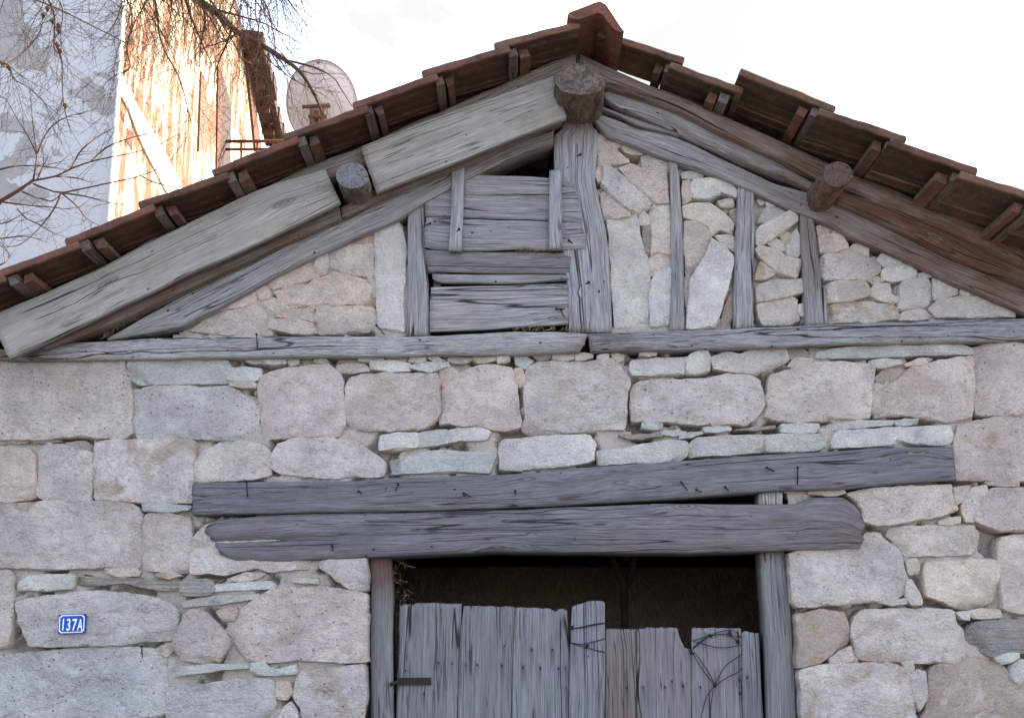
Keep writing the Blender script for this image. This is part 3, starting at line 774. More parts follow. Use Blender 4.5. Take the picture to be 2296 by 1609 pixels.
GABLE_R = '''
B2 p 820,-265 870,-258 1000,-207 1010,-170 960,-135 825,-90
B2 p 830,-97 960,-140 1090,-37 930,-7 870,3 830,0
B2 c 1015,-162 1120,-177 1210,-117 1180,-97 1060,-117
B2 k 1190,-77 1250,-97 1400,-37 1410,20 1380,60 1200,15
B2 k 1000,10 1100,-20 1190,20 1330,60 1390,70 1400,170 1415,290 1270,300 1250,280 1130,160 1020,40
B2 s+p 870,0 930,0 1050,100 1150,200 1260,290 1250,330 1170,395 1100,370 1000,290 860,150
B2 p 810,20 860,0 860,110 830,130 800,60
B2 k 850,230 880,215 990,300 1090,380 1090,410 880,435 855,330
B2 g 890,430 1150,410 1165,480 1175,580 1220,700 1250,850 1255,1000 1240,1350 1100,1355 960,1345 955,1150 935,1000 945,850 915,700 920,600
B2 p 1175,420 1200,375 1245,410 1245,485 1180,480
B2 d 1200,510 1240,490 1275,540 1270,600 1250,720 1230,720 1200,560
B2 c 1255,350 1300,310 1415,295 1425,500 1435,730 1330,715 1260,740 1280,560 1260,450
B2 p 1260,760 1330,720 1430,740 1420,840 1330,880 1260,910
B2 w 1265,960 1300,890 1430,830 1430,1100 1420,1310 1260,1320 1255,1100
B2 g 1520,60 1580,45 1690,60 1690,100 1530,100
B2 w+p 1590,150 1620,110 1750,100 1900,120 1975,200 1970,260 1850,210 1750,260 1620,255 1600,200
B2 p 1530,120 1590,110 1590,200 1600,270 1530,310
B2 c 1530,330 1600,310 1750,310 1850,370 1920,430 1945,490 1945,565 1830,520 1770,570 1740,500 1640,450 1535,420
B2 c 1820,290 1940,275 1950,335 1850,330
B2 b 1920,370 1980,355 1990,450 1960,485 1930,430
B2 p 1540,460 1650,455 1750,530 1765,590 1720,700 1650,830 1600,900 1560,890 1545,700
B2 w+p 1770,600 1850,650 1950,740 1955,780 1930,900 1870,1100 1820,1300 1800,1325 1650,1340 1560,1345 1570,1200 1590,1050 1600,930 1680,800 1740,680
B2 c 1800,580 1880,570 1950,580 1955,700 1870,650
B2 p 1545,960 1590,930 1580,1050 1570,1180 1550,1150
B2 b 1870,1200 1940,1000 1945,1230 1880,1310 1840,1320
B3 w 85,280 130,250 160,280 120,315
B3 c 160,300 210,290 245,320 180,330
B3 w 85,470 130,380 170,335 290,335 360,355 350,380 200,460
B3 w+p 75,530 120,490 250,430 370,355 430,410 425,450 350,500 150,640 90,640
B3 c 280,580 320,545 355,570 320,640
B3 c 175,640 240,605 300,640 310,705 230,680
B3 w 320,640 380,560 410,520 440,600 445,700 420,750 330,730
B3 c+p 75,690 110,655 250,690 320,740 440,770 465,810 440,880 410,920 300,890 200,830 100,740
B3 p 110,790 180,830 240,885 150,930 65,935 90,860
B3 c 90,970 200,945 460,930 490,980 485,1040 350,1075 80,1125 75,1010
B3 c 80,1150 150,1115 380,1080 420,1110 420,1200 445,1280 380,1300 130,1320 100,1250
B3 c 430,1150 470,1145 465,1240 440,1220
B3 p 580,500 700,475 715,500 680,560 600,575
B3 c 720,535 790,540 780,560 720,555
B3 k 600,590 650,560 780,555 830,640 835,680 700,705 610,715
B3 c 840,690 890,650 1000,660 1005,740 920,715
B3 t 620,740 700,710 850,690 1000,745 1060,790 1110,815 1115,870 1000,940 800,930 650,945 620,880
B3 g 1070,780 1150,705 1240,735 1295,790 1290,810 1150,830
B3 w 1125,860 1200,825 1400,805 1415,870 1410,915 1200,955 1130,930
B3 c 645,960 980,940 1015,1020 1010,1070 850,1110 660,1125
B3 c 1020,1040 1060,980 1180,980 1200,1060 1280,1090 1270,1120 1200,1140 1030,1080
B3 c 1005,950 1080,920 1130,955 1060,972
B3 w 1270,1000 1310,940 1500,925 1535,1000 1530,1080 1500,1150 1330,1190 1250,1180 1280,1080
B3 w 1545,920 1640,940 1750,980 1750,1060 1640,1085 1545,1105
B3 g 1430,890 1540,880 1530,912 1430,922
B3 c 1780,1025 1880,1050 1880,1070 1780,1062
B3 w 1510,1170 1600,1100 1750,1080 1950,1075 2100,1140 2200,1180 2230,1250 2000,1250 1700,1250 1580,1255
B3 c 675,1150 800,1120 1000,1125 1230,1150 1265,1220 1250,1270 1000,1295 690,1295
B3 c 1270,1260 1300,1210 1450,1185 1540,1240 1500,1265 1280,1275
'''
def lay(data, parent, y0):
    for ln in data.strip().splitlines():
        tile, code, pts = ln.split(' ', 2)
        poly = T(tile, pts)
        k = code[0]; fl = code.split('+')[1:] if '+' in code else []
        y = y0 + random.uniform(-0.010, 0.008)
        if 'p' in fl: y -= 0.022
        if k == 'b': y += 0.012
        c = COL[k]; j = random.uniform(0.93, 1.07); w = random.uniform(-0.012, 0.012)
        col = (c[0] * j + w, c[1] * j, c[2] * j - w)
        smooth = k in 'gw'
        stone_mesh(poly, y, MATS[k], parent, col, rough=0.62 if smooth else 1.0, down=random.uniform(0.5, 1.5),
                   moss=1.0 if 'm' in fl else random.choice((0, 0, 0.3)), edge=random.uniform(0.8, 1.25), tilt=random.uniform(-0.03, 0.03))
lay(WALL_STONES, wall, 0.0)
lay(GABLE_L, infill_a, 0.014)
lay(GABLE_R, infill_b, 0.010)
# courses that go on beyond the picture's edges and down to the ground
def fill_courses(x0, x1, y0, y1, hh=150, skip=None):
    y = y0
    while y < y1 - 30:
        h = min(random.uniform(0.8, 1.2) * hh, y1 - y)
        x = x0
        while x < x1 - 20:
            w = min(random.uniform(160, 330), x1 - x)
            if x1 - x - w < 70: w = x1 - x
            j = lambda: random.uniform(-7, 7)
            stone_mesh([(x + 6 + j(), y + 6 + j()), (x + w * .5, y + 6 + j()), (x + w - 6 + j(), y + 6 + j()), (x + w - 6 + j(), y + h - 6 + j()), (x + w * .5, y + h - 6 + j()), (x + 6 + j(), y + h - 6 + j())],
                       random.uniform(-0.01, 0.008), random.choice((M_T, M_T, M_P)), wall, random.choice((COL['t'], COL['s'], COL['k'])))
            x += w
        y += h
fill_courses(-150, -56, 812, 1620)
fill_courses(2352, 2450, 775, 1625)
fill_courses(-150, 815, 1622, 2165, 185)
fill_courses(1825, 2450, 1622, 2165, 185)

# ---- timbers
def bm(name, A, B, y, depth, mat, **kw):
    return beam(name, T(*A), T(*B), y, depth, mat, barn, **kw)
bm('tie_beam', ('D', '-60,785 95,775 173,765 235,762 352,756 576,753 910,752 1180,742 1318,744'),
   ('D', '-60,800 27,806 135,807 281,803 622,800 800,798 910,797 1057,794 1180,792 1300,788'), -0.045, 0.16, M_WORM, rnd=0.018, bump=0.009, rag=0.03, wav=0.006, brown=((0, 0.7), (0.12, 0.25), (0.3, 0), (0.95, 0), (1, .5)))
bm('tie_beam', ('D', '1312,747 1388,742 1632,737 1740,731 1865,725 2080,716 2296,712 2480,706'),
   ('D', '1326,787 1523,784 1658,779 1738,776 1864,772 2054,768 2189,764 2296,761 2480,755'), -0.035, 0.16, M_WORM, rnd=0.018, bump=0.009, rag=0.03, wav=0.005, brown=((0, 0.55), (0.12, 0.15), (0.3, 0), (1, 0)), color=(0.82, 0.82, 0.86))
bm('lintel', ('D', '432,1080 600,1079 802,1077 883,1069 1118,1064 1253,1053 1342,1045 1539,1032 1675,1021 1864,1010 2000,1002 2136,1000'),
   ('D', '432,1154 621,1150 860,1146 1118,1138 1307,1129 1496,1118 1626,1107 1729,1099 1891,1096 2010,1084 2144,1074'), -0.034, 0.25, M_DARKW, rnd=0.014, bump=0.004, rag=0.004, color=(1.05, 1.05, 1.1))
bm('lintel', ('D', '456,1177 480,1165 560,1156 700,1149 860,1148 1118,1141 1307,1135 1480,1127 1523,1129 1699,1129 1797,1127 1816,1113 1891,1113 1918,1129 1936,1150'),
   ('D', '496,1244 527,1256 620,1257 694,1254 856,1246 964,1241 1118,1236 1334,1236 1550,1239 1675,1236 1750,1233 1837,1231 1933,1227'), -0.030, 0.22, M_DARKW, rnd=0.024, bump=0.005, rag=0.035, wav=0.004, color=(1.08, 1.07, 1.12),
   brown=((0, 0.1), (0.5, 0.0), (0.9, 0.2), (1, 0.3)), split=True)
bm('packing_block', ('C3', '95,1330 100,1440'), ('C3', '300,1327 298,1440'), 0.0, 0.12, M_WOOD, color=(1.25, 1.2, 1.15))
bm('packing_block', ('C3', '320,1312 325,1385'), ('C3', '510,1303 505,1385'), 0.03, 0.12, M_DARKW)
bm('door_post', ('E1', '985,262 1000,500 1000,900 1003,1640 1003,3700'), ('E1', '1170,262 1183,600 1182,1100 1190,1640 1195,3700'), 0.045, 0.12, M_DOOR, rnd=0.028, brown=((0, 0.9), (0.06, 0.8), (0.13, 0.05), (1, 0)))
bm('door_post', ('E3', '112,215 130,500 150,800 165,1100 185,1640 240,3700'), ('E3', '325,215 350,480 370,700 385,900 402,1250 422,1640 500,3700'), 0.045, 0.12, M_DOOR, rnd=0.024, brown=((0, 0.3), (0.05, 0), (1, 0)))

# gable frame
bm('king_post', ('A2', '560,890 530,1060 458,1110 470,1450 535,2077 575,2377 590,2755'), ('A2', '775,890 778,1055 822,1062 815,1350 805,1497 850,1717 895,1897 915,2077 935,2377 945,2755'), -0.012, 0.16, M_WOOD,
   rnd=0.010, bump=0.004, rag=0.008, brown=((0, 1.2), (0.07, 1.0), (0.13, 0.25), (0.2, 0), (1, 0)), grooves=((0.80, 0.006, 0.012), (0.832, 0.004, 0.007), (0.862, 0.004, 0.006), (0.888, 0.004, 0.006)), color=(1.05, 1.05, 1.08))
bm('stud', ('B1', '1315,390 1310,700 1310,1000 1300,1410'), ('B1', '1450,295 1455,600 1490,1100 1492,1395'), -0.005, 0.12, M_WOOD, rnd=0.014, bump=0.004)
bm('stud', ('B2', '1395,-60 1420,60 1430,500 1436,900 1425,1370'), ('B2', '1480,-40 1505,100 1530,500 1540,900 1550,1355'), -0.010, 0.12, M_WOOD, rnd=0.014, bump=0.004)
bm('stud', ('B2', '1985,165 1975,500 1955,900 1958,1345'), ('B2', '2120,180 2130,500 2125,900 2117,1340'), -0.015, 0.12, M_WOOD, rnd=0.010, bump=0.004)
bm('stud', ('B3', '440,370 445,600 470,900 490,1325'), ('B3', '552,400 580,600 620,900 640,1318'), -0.010, 0.12, M_WOOD, rnd=0.010, bump=0.004, brown=(0.55, 0.1))
bm('stud', ('B3', '632,975 640,1100 640,1318'), ('B3', '645,980 668,1150 682,1312'), 0.0, 0.1, M_WOOD, brown=(0.2, 0.1))
# right-hand rafters
bm('brace', ('D', '1332,251 1388,270 1440,291 1497,301 1550,322 1631,360 1738,411 1826,435 1891,456 1972,494 2080,546 2135,573 2296,638 2480,716'),
   ('D', '1332,268 1360,304 1415,322 1469,346 1518,362 1604,392 1672,422 1770,467 1864,502 1905,527 2027,578 2162,643 2296,700 2480,780'), -0.03, 0.14, M_WOOD, rnd=0.012, bump=0.005,
   brown=((0, 0.35), (0.1, 0), (0.30, 0.05), (0.45, 0.55), (0.6, 0.85), (1, 0.75)))
bm('rafter', ('D', '1356,208 1372,195 1415,205 1523,243 1604,287 1675,324 1729,349 1783,376 1832,400'),
   ('D', '1356,222 1388,241 1455,270 1550,311 1658,360 1690,370 1756,395 1800,414 1824,427'), -0.06, 0.15, M_WOOD, rnd=0.012, bump=0.006, rag=0.02, brown=((0, 0.1), (0.5, 0.3), (0.8, 0.55), (1, 0.7)))
bm('packing_slat', ('A2', '850,875 1000,935 1180,1000 1550,1130'), ('A2', '850,905 1000,960 1150,1040 1400,1100'), -0.045, 0.1, M_WOOD, brown=(0.4, 0.2))
bm('rafter', ('D', '1300,114 1382,151 1469,189 1550,219 1658,268 1783,324 1864,360 1913,386 2000,416 2108,462 2216,502 2296,546 2480,628'),
   ('D', '1300,150 1361,189 1415,205 1523,243 1604,286 1738,345 1832,397 1905,423 2027,472 2121,510 2296,593 2480,680'), -0.12, 0.16, M_WOOD, rnd=0.035, bump=0.003,
   brown=((0, 0.75), (0.3, 0.7), (0.6, 0.95), (1, 1.0)), color=(0.92, 0.86, 0.82))
bm('rafter', ('D', '1876,414 2027,466 2121,505 2296,588 2480,672'), ('D', '1876,450 1972,492 2134,572 2296,638 2480,716'), -0.075, 0.14, M_WOOD, rnd=0.02, bump=0.004, brown=(1.0, 1.1), color=(0.9, 0.85, 0.82))
# left-hand rafters and barge boards
bm('rafter', ('D', '-60,716 0,692 108,646 216,597 324,537 433,487 541,436 667,378 810,321 951,257 1100,194 1172,159 1292,114'),
   ('D', '-60,760 0,735 108,690 216,640 324,585 433,535 541,484 667,420 810,368 951,318 1100,250 1172,208 1300,150'), -0.105, 0.15, M_WOOD, rnd=0.035, bump=0.010, wav=0.012, brown=(0.55, 0.5), color=(1.0, 0.95, 0.86))
bm('rafter', ('D', '60,770 235,690 324,640 487,570 621,510 700,470 757,452'), ('D', '100,782 235,732 324,692 487,616 621,551 667,532 766,488'), -0.075, 0.12, M_WOOD, rnd=0.012, bump=0.004, brown=(0.75, 0.8), color=(0.85, 0.82, 0.78))
bm('rafter', ('D', '762,464 829,430 1000,352 1250,245'), ('D', '768,485 902,424 1040,371 1262,268'), -0.07, 0.12, M_WOOD, rnd=0.012, bump=0.004, brown=(0.8, 0.4), color=(0.9, 0.85, 0.8))
bm('brace', ('D', '243,757 324,708 433,648 541,600 600,568 667,530 764,487 856,449 954,403 1010,378 1046,362 1117,335 1240,290'),
   ('D', '238,763 311,751 406,732 487,692 600,627 621,616 694,577 829,518 883,494 951,455 1073,390 1180,339 1240,322'), -0.03, 0.14, M_WOOD, rnd=0.012, bump=0.005, rag=0.012, brown=((0, 0), (0.7, 0.0), (0.85, 0.45), (1, 0.5)))
bm('barge_board', ('D', '-23,710 0,700 108,654 216,605 324,546 433,494 541,443 620,408 729,379'),
   ('D', '20,803 108,762 270,686 406,619 510,573 621,523 721,474 762,452'), -0.145, 0.035, M_BOARD, rnd=0.004, bump=0.002, wav=0.006, rag=0.006, brown=(0.0, 0.1))
bm('barge_board', ('D', '809,327 950,272 1100,219 1239,170'), ('D', '843,430 980,378 1120,321 1270,262'), -0.15, 0.035, M_BOARD, rnd=0.004, bump=0.002, wav=0.004, rag=0.01, color=(1.0, 0.99, 0.98), brown=(0.1, 0.1))

# log ends
def log_end(name, face, y_face, y_back, parent, mat_side, mat_face, shrink=1.0, color=None, rough=0.006, fcolor=None, tilt=(0, 0)):
    w = np.array([[p.x, p.z] for p in (P(a, b, y_face) for a, b in face)])
    o = resample(w, n=44, closed=True)
    ar = np.sum(o[:, 0] * np.roll(o[:, 1], -1) - np.roll(o[:, 0], -1) * o[:, 1])
    if ar < 0: o = o[::-1]
    c = o.mean(0); sd = random.randint(0, 999)
    ns = 9; V = []
    for k in range(ns):
        t = k / (ns - 1); yy = y_face + (y_back - y_face) * t
        nz = fbm(np.c_[o * 14, np.full(len(o), t * 4 + sd)], 3, sd)
        sc = (1 + (shrink - 1) * t)
        q = c + (o - c) * sc * (1 + nz[:, None] * rough / 0.09) * (0.985 if k == 0 else 1.0)
        fy = yy + ((q[:, 0] - c[0]) * tilt[0] + (q[:, 1] - c[1]) * tilt[1]) * (1 - t)
        V.append(np.c_[q[:, 0], fy, q[:, 1]])
    n = len(o); f = []
    for k in range(ns - 1):
        for i in range(n):
            j = (i + 1) % n; f.append((k * n + j, k * n + i, (k + 1) * n + i, (k + 1) * n + j))
    A = np.vstack(V)
    side = link(name, A, f, mat_side, parent, True, attrs={'grain': ('FLOAT_VECTOR', A[:, [1, 0, 2]] + random.uniform(0, 9)), 'brown': ('FLOAT', np.full(len(A), 0.45))}, color=color)
    # end face, slightly dished and cracked
    R = 7; W = [V[0]]
    for k in range(1, R):
        q = c + (V[0][:, [0, 2]] - c) * (1 - k / R)
        dish = fbm(np.c_[q * 30, np.full(n, sd * .7)], 3, sd + 2) * rough * 0.8
        fy = y_face - 0.004 * math.sin(min(1, k / 2) * 1.57) + dish + ((q[:, 0] - c[0]) * tilt[0] + (q[:, 1] - c[1]) * tilt[1])
        W.append(np.c_[q[:, 0], fy, q[:, 1]])
    W.append(np.array([[c[0], y_face, c[1]]]))
    B = np.vstack(W); f2 = []
    for k in range(R - 1):
        for i in range(n):
            j = (i + 1) % n; f2.append((k * n + i, k * n + j, (k + 1) * n + j, (k + 1) * n + i))
    for i in range(n): f2.append(((R - 1) * n + i, (R - 1) * n + (i + 1) % n, R * n))
    link('cut_end', B, f2, mat_face, side, True, (c[0], y_face, c[1]), color=fcolor)
    return side
def ellipse(cx, cy, rx, ry, n=28, wob=0.03, ph=0.0):
    return [(cx + rx * math.cos(a) * (1 + wob * math.sin(3 * a + ph)), cy + ry * math.sin(a) * (1 + wob * math.cos(2 * a + ph))) for a in [2 * math.pi * i / n for i in range(n)]]
log_end('purlin', ellipse(790, 394, 37.5, 31, wob=0.045), -0.24, 0.9, barn, M_BARK, M_END, rough=0.010, color=(1.2, 1.2, 1.25))
log_end('purlin', ellipse(1878, 389, 32, 29, ph=1.5, wob=0.06), -0.29, 0.9, barn, M_BARK, M_END, shrink=1.6, rough=0.012, color=(1.1, 0.85, 0.72), fcolor=(0.65, 0.42, 0.33))
log_end('ridge_beam', T('A2', '640,505 700,510 780,535 850,590 888,660 885,720 850,790 760,800 640,805 550,790 490,760 466,700 485,620 550,560'), -0.26, 1.2, barn, M_BARK, M_BARK, color=(1.0, 0.92, 0.86), rough=0.018, tilt=(0, 0.25), fcolor=(1.05, 0.98, 0.93))

# ---- roof
ridge_tile_mat = M_TILE
roof_top = P(1293, 95, -0.1)
def tile_geo(L, W, lift_end=0.0):
    prof = [(0.0, -0.005, -0.028), (0.003, 0.003, -0.034), (0.016, 0.004, -0.034), (0.021, 0.000, -0.014), (0.075, -0.004, -0.015), (0.080, -0.004, -0.024),
            (0.098, -0.004, -0.024), (0.103, -0.004, -0.015), (0.150, 0.006, -0.012), (0.165, 0.010, -0.008), (0.182, 0.006, -0.012), (W - 0.02, -0.004, -0.015), (W - 0.015, 0.003, -0.03), (W, 0.003, -0.03)]
    us = [0.0, 0.004, 0.012, 0.030, 0.036, 0.07, 0.10, 0.13, 0.16, 0.19, 0.22, 0.25, 0.28, 0.31, 0.34, L]
    top = []; bot = []
    for i, u in enumerate(us):
        dr = (0.013, 0.004, 0.0)[i] if i < 3 else 0.0
        for v, t, b in prof:
            top.append((u, v, t - dr)); bot.append((u, v, (min(b, -0.034) if u <= 0.030 else b)))
    return us, prof, top, bot
def make_tile(a, b, yv, W=0.24, name='roof_tile', parent=None, skew=0.0, sag=0.0):
    """a: top of lower end, b: top of upper end (both on the verge line); body runs back from depth yv"""
    a = Vector(a); b = Vector(b)
    L = (b - a).length; u = (b - a).normalized(); nrm = Vector((-u.z, 0, u.x))
    if nrm.z < 0: nrm = -nrm
    us, prof, top, bot = tile_geo(L + 0.07, W)
    n = len(prof); m = len(us)
    pts = []
    for q in top + bot:
        p = a + u * q[0] + nrm * q[2]
        pts.append((p.x, yv + q[1] + skew * q[0], p.z))
    pa = np.array(pts); jt = random.uniform(0, 50)
    pa[:, 2] += fbm(pa * 16 + jt, 3, 3) * 0.0055; pa[:, 1] += fbm(pa * 13 + jt + 9, 3, 4) * 0.006 - 0.004; pa[:, 0] += fbm(pa * 13 + jt + 19, 3, 6) * 0.004
    pts = [tuple(q) for q in pa]
    o = m * n; f = []
    for i in range(m - 1):
        for j in range(n - 1):
            f.append((i * n + j, (i + 1) * n + j, (i + 1) * n + j + 1, i * n + j + 1))
            f.append((o + i * n + j, o + i * n + j + 1, o + (i + 1) * n + j + 1, o + (i + 1) * n + j))
    for i in range(m - 1):
        f.append((i * n, o + i * n, o + (i + 1) * n, (i + 1) * n))
        k = n - 1; f.append((i * n + k, (i + 1) * n + k, o + (i + 1) * n + k, o + i * n + k))
    for j in range(n - 1):
        f.append((j, j + 1, o + j + 1, o + j)); k = (m - 1) * n; f.append((k + j, o + k + j, o + k + j + 1, k + j + 1))
    if u.x < 0: f = [q[::-1] for q in f]
    return pts, f
# lower ends of the verge tiles as seen along both slopes: (x, y top of lower end, x, y top of upper end, depth)
left_tiles = [(-345, 768, -185, 706), (-182, 691, -22, 628), (-20, 613, 145, 553)]
ends = [(143, 538), (309, 455), (474, 382), (632, 302), (789, 232), (944, 160), (1106, 97), (1262, 42)]
for i in range(len(ends) - 1):
    left_tiles.append((ends[i][0], ends[i][1], ends[i + 1][0] + 6, ends[i + 1][1] + 15))
right_tiles = [(1536, 131, 1372, 78), (1668, 200, 1532, 150), (1876, 240, 1690, 166), (2035, 308, 1868, 254), (2193, 379, 2028, 324), (2352, 446, 2186, 394), (2512, 516, 2346, 462)]
right_depth = [-0.21, -0.25, -0.33, -0.38, -0.43, -0.47, -0.50]
roof_root_v, roof_root_f = [], []
tiles = []
for (x0, y0, x1, y1) in left_tiles:
    tiles.append(('L', P(x0, y0, -0.30), P(x1, y1, -0.30), -0.30))
for (x0, y0, x1, y1), d in zip(right_tiles, right_depth):
    tiles.append(('R', P(x0, y0, d), P(x1, y1, d), d))
DEPTH = 6.0
# the mass of tiles behind the first two rows, as one sheet of real tile shapes
V, Fc = [], []
for k, (side, a, b, yv) in enumerate(tiles):
    y = yv + 0.48 + (0.0 if side == 'L' else 0.0)
    while y < DEPTH:
        p, f = make_tile(a, b, y)
        base = len(V); V += p; Fc += [tuple(base + i for i in q) for q in f]
        y += 0.24
roof = link('roof', V, Fc, M_TILE, barn, False); roof['kind'] = 'stuff'
for k, (side, a, b, yv) in enumerate(tiles):
    for col in (0, 1):
        if side == 'R' and k == len(left_tiles) and col == 1: continue      # the slipped tile that lets the sky through
        p, f = make_tile(a, b, yv + 0.24 * col)
        br = random.uniform(0.8, 1.15)
        br = random.uniform(0.62, 1.1); c = (br * (1.12 if side == 'L' and k < 8 else 1.0), br * (0.94 if side == 'L' else 1.0), br * 0.95)  # left tiles tinted redder: warm flare glow put into their colour
        npf = 14; rim = np.zeros(len(p)); ii = np.arange(len(p)) % npf; rim[ii < 3] = 0.75; rim[ii == 3] = 0.2; h_ = len(p) // 2; rim[:npf * 3] = 0.6; rim[h_:h_ + npf * 4] = np.maximum(rim[h_:h_ + npf * 4], 0.45)
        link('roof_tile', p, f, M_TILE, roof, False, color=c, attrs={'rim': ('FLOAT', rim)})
    # batten under the lower end, running back from the verge
    u = (b - a).normalized(); nrm = Vector((-u.z, 0, u.x)); nrm = nrm if nrm.z > 0 else -nrm
    sh = random.uniform(0.035, 0.065)
    p0 = a + u * sh + nrm * -0.036
    w2, h2 = random.uniform(0.040, 0.052), random.uniform(0.044, 0.054)
    q = [p0, p0 + u * w2, p0 + u * w2 - nrm * h2, p0 - nrm * h2]
    y1 = yv + random.uniform(0.012, 0.04); y2 = 1.6
    vs = [(z.x, y1, z.z) for z in q] + [(z.x, y2, z.z) for z in q]
    fs = [(0, 1, 2, 3), (7, 6, 5, 4), (0, 4, 5, 1), (1, 5, 6, 2), (2, 6, 7, 3), (3, 7, 4, 0)]
    g = [(v[1] + k, v[0] * 1.0 + k * 3, v[2]) for v in vs]
    link('batten', vs, fs, M_WOOD, roof, False, attrs={'grain': ('FLOAT_VECTOR', g), 'brown': ('FLOAT', [0.45 + 0.3 * random.random()] * 8)}, color=(0.68, 0.62, 0.58))
    if True:
        q = [z + u * (w2 + random.uniform(0.004, 0.02)) + nrm * random.uniform(-0.008, 0.006) for z in q]
        vs = [(z.x, y1 + 0.03, z.z) for z in q] + [(z.x, y2, z.z) for z in q]
        link('tile_lug', vs, fs, M_TILE, roof, False, color=(1.15 + random.uniform(-.2, .35), 1.08, 1.02))
# ridge tiles: bent caps, open end towards the street
rc_out = T('A2', '572,128 585,105 640,85 740,48 800,22 845,14 890,38 940,110 1000,205 1042,262')
rc_in = T('A2', '600,150 650,165 680,160 760,130 815,108 845,112 870,128 905,180 960,245 1010,268')
for k in range(17):
    ya = -0.33 + k * 0.36; yb = ya + 0.40
    V = []; n = len(rc_out)
    for yy, s in ((ya, 1.0), (ya + 0.02, 1.0), (yb, 0.97)):
        for q in rc_out: 
            p = P(q[0], q[1], -0.33); V.append((p.x, yy, p.z + (0.0 if s == 1.0 else -0.01)))
    for yy in (ya, ya + 0.02, yb):
        for q in rc_in:
            p = P(q[0], q[1], -0.33); V.append((p.x, yy, p.z))
    f = []; o = 3 * n
    for i in range(2):
        for j in range(n - 1):
            f.append((i * n + j, i * n + j + 1, (i + 1) * n + j + 1, (i + 1) * n + j)); f.append((o + i * n + j, o + (i + 1) * n + j, o + (i + 1) * n + j + 1, o + i * n + j + 1))
    for j in range(n - 1):
        f.append((j, o + j, o + j + 1, j + 1)); f.append((2 * n + j, 2 * n + j + 1, o + 2 * n + j + 1, o + 2 * n + j))
    for i in range(2):
        f.append((i * n, (i + 1) * n, o + (i + 1) * n, o + i * n)); e = n - 1; f.append((i * n + e, o + i * n + e, o + (i + 1) * n + e, (i + 1) * n + e))
    link('ridge_tile', V, f, M_TILE, roof, False, color=(1.5, 1.05, 0.95))
tubes('iron_spike', [([P(1293, 52, -0.2), P(1294, 100, -0.2), P(1293, 146, -0.17)], [0.006, 0.006, 0.004])], M_IRON, barn)

# side, back walls and what shuts the barn in
xl = P(-150, 900, 0.1).x; xr = P(2450, 900, 0.1).x
zl = P(-150, 790, 0).z; zr = P(2450, 745, 0).z
zt = P(1293, 120, -0.1).z
box('side_wall', (xl, 0.06, 0), (xl + 0.4, DEPTH, zl), M_MORTAR, barn)
box('side_wall', (xr - 0.4, 0.06, 0), (xr, DEPTH, zr - 0.02), M_MORTAR, barn)
vb = [(xl, DEPTH - .3, 0), (xr, DEPTH - .3, 0), (xr, DEPTH - .3, zr - .02), (P(1293, 120, 0).x, DEPTH - .3, zt), (xl, DEPTH - .3, zl)]
vb += [(a, DEPTH, c) for a, _, c in vb]
link('back_wall', vb, [(0, 1, 2, 3, 4), (9, 8, 7, 6, 5)] + [(i, i + 5, (i + 1) % 5 + 5, (i + 1) % 5) for i in range(5)], M_MORTAR, barn, False)
xd0 = P(822, 1400, 0.05).x; xd1 = P(1812, 1600, 0.05).x
zd = P(1100, 1100, 0.05).z
box('reveal', (xd0 - 0.6, 0.09, 0), (xd0 - 0.004, 0.5, zd), M_MORTAR, barn)
box('reveal', (xd1 + 0.03, 0.09, 0), (xd1 + 0.6, 0.5, zd), M_MORTAR, barn)
box('loft_floor', (xl + .41, 0.12, zd + 0.02), (xr - .41, DEPTH - .31, zd + 0.10), M_DARKW, barn)

# ---- plank door
zb = P(1300, 2120, 0.08).z
dl = P(882, 1500, 0.11).x; dr_ = P(1715, 1500, 0.11).x
zrl = P(1300, 1492, 0.11).z
v1, f1 = box_verts((dl + 0.05, 0.112, zrl - 0.05), (dr_ - 0.05, 0.15, zrl + 0.05))
v2, f2 = box_verts((dl + 0.05, 0.112, 0.4), (dr_ - 0.05, 0.15, 0.52))
door = link('door', v1 + v2, f1 + [tuple(i + 8 for i in q) for q in f2], M_DARKW, barn, False, attrs={'grain': ('FLOAT_VECTOR', np.array(v1 + v2)), 'brown': ('FLOAT', np.zeros(16))})
NAIL_SPOTS = []
DOOR_NAILS = [P(a, b, 0.08) for a, b in T('E1', '1305,1095 1297,1215 1570,1150 1683,1155 1832,1060 2115,1010 1795,1170 1890,1165 2095,1170 2270,1190 1450,1400') +
              T('E2', '205,1190 345,1190 450,1040 275,1040 497,1195 555,1195 560,1360 625,1010 1067,1350 1203,1350 1380,1350 1533,1340 1675,1350 2005,1400 2065,1270 1998,1290 1440,1300 30,1180 50,1010')]
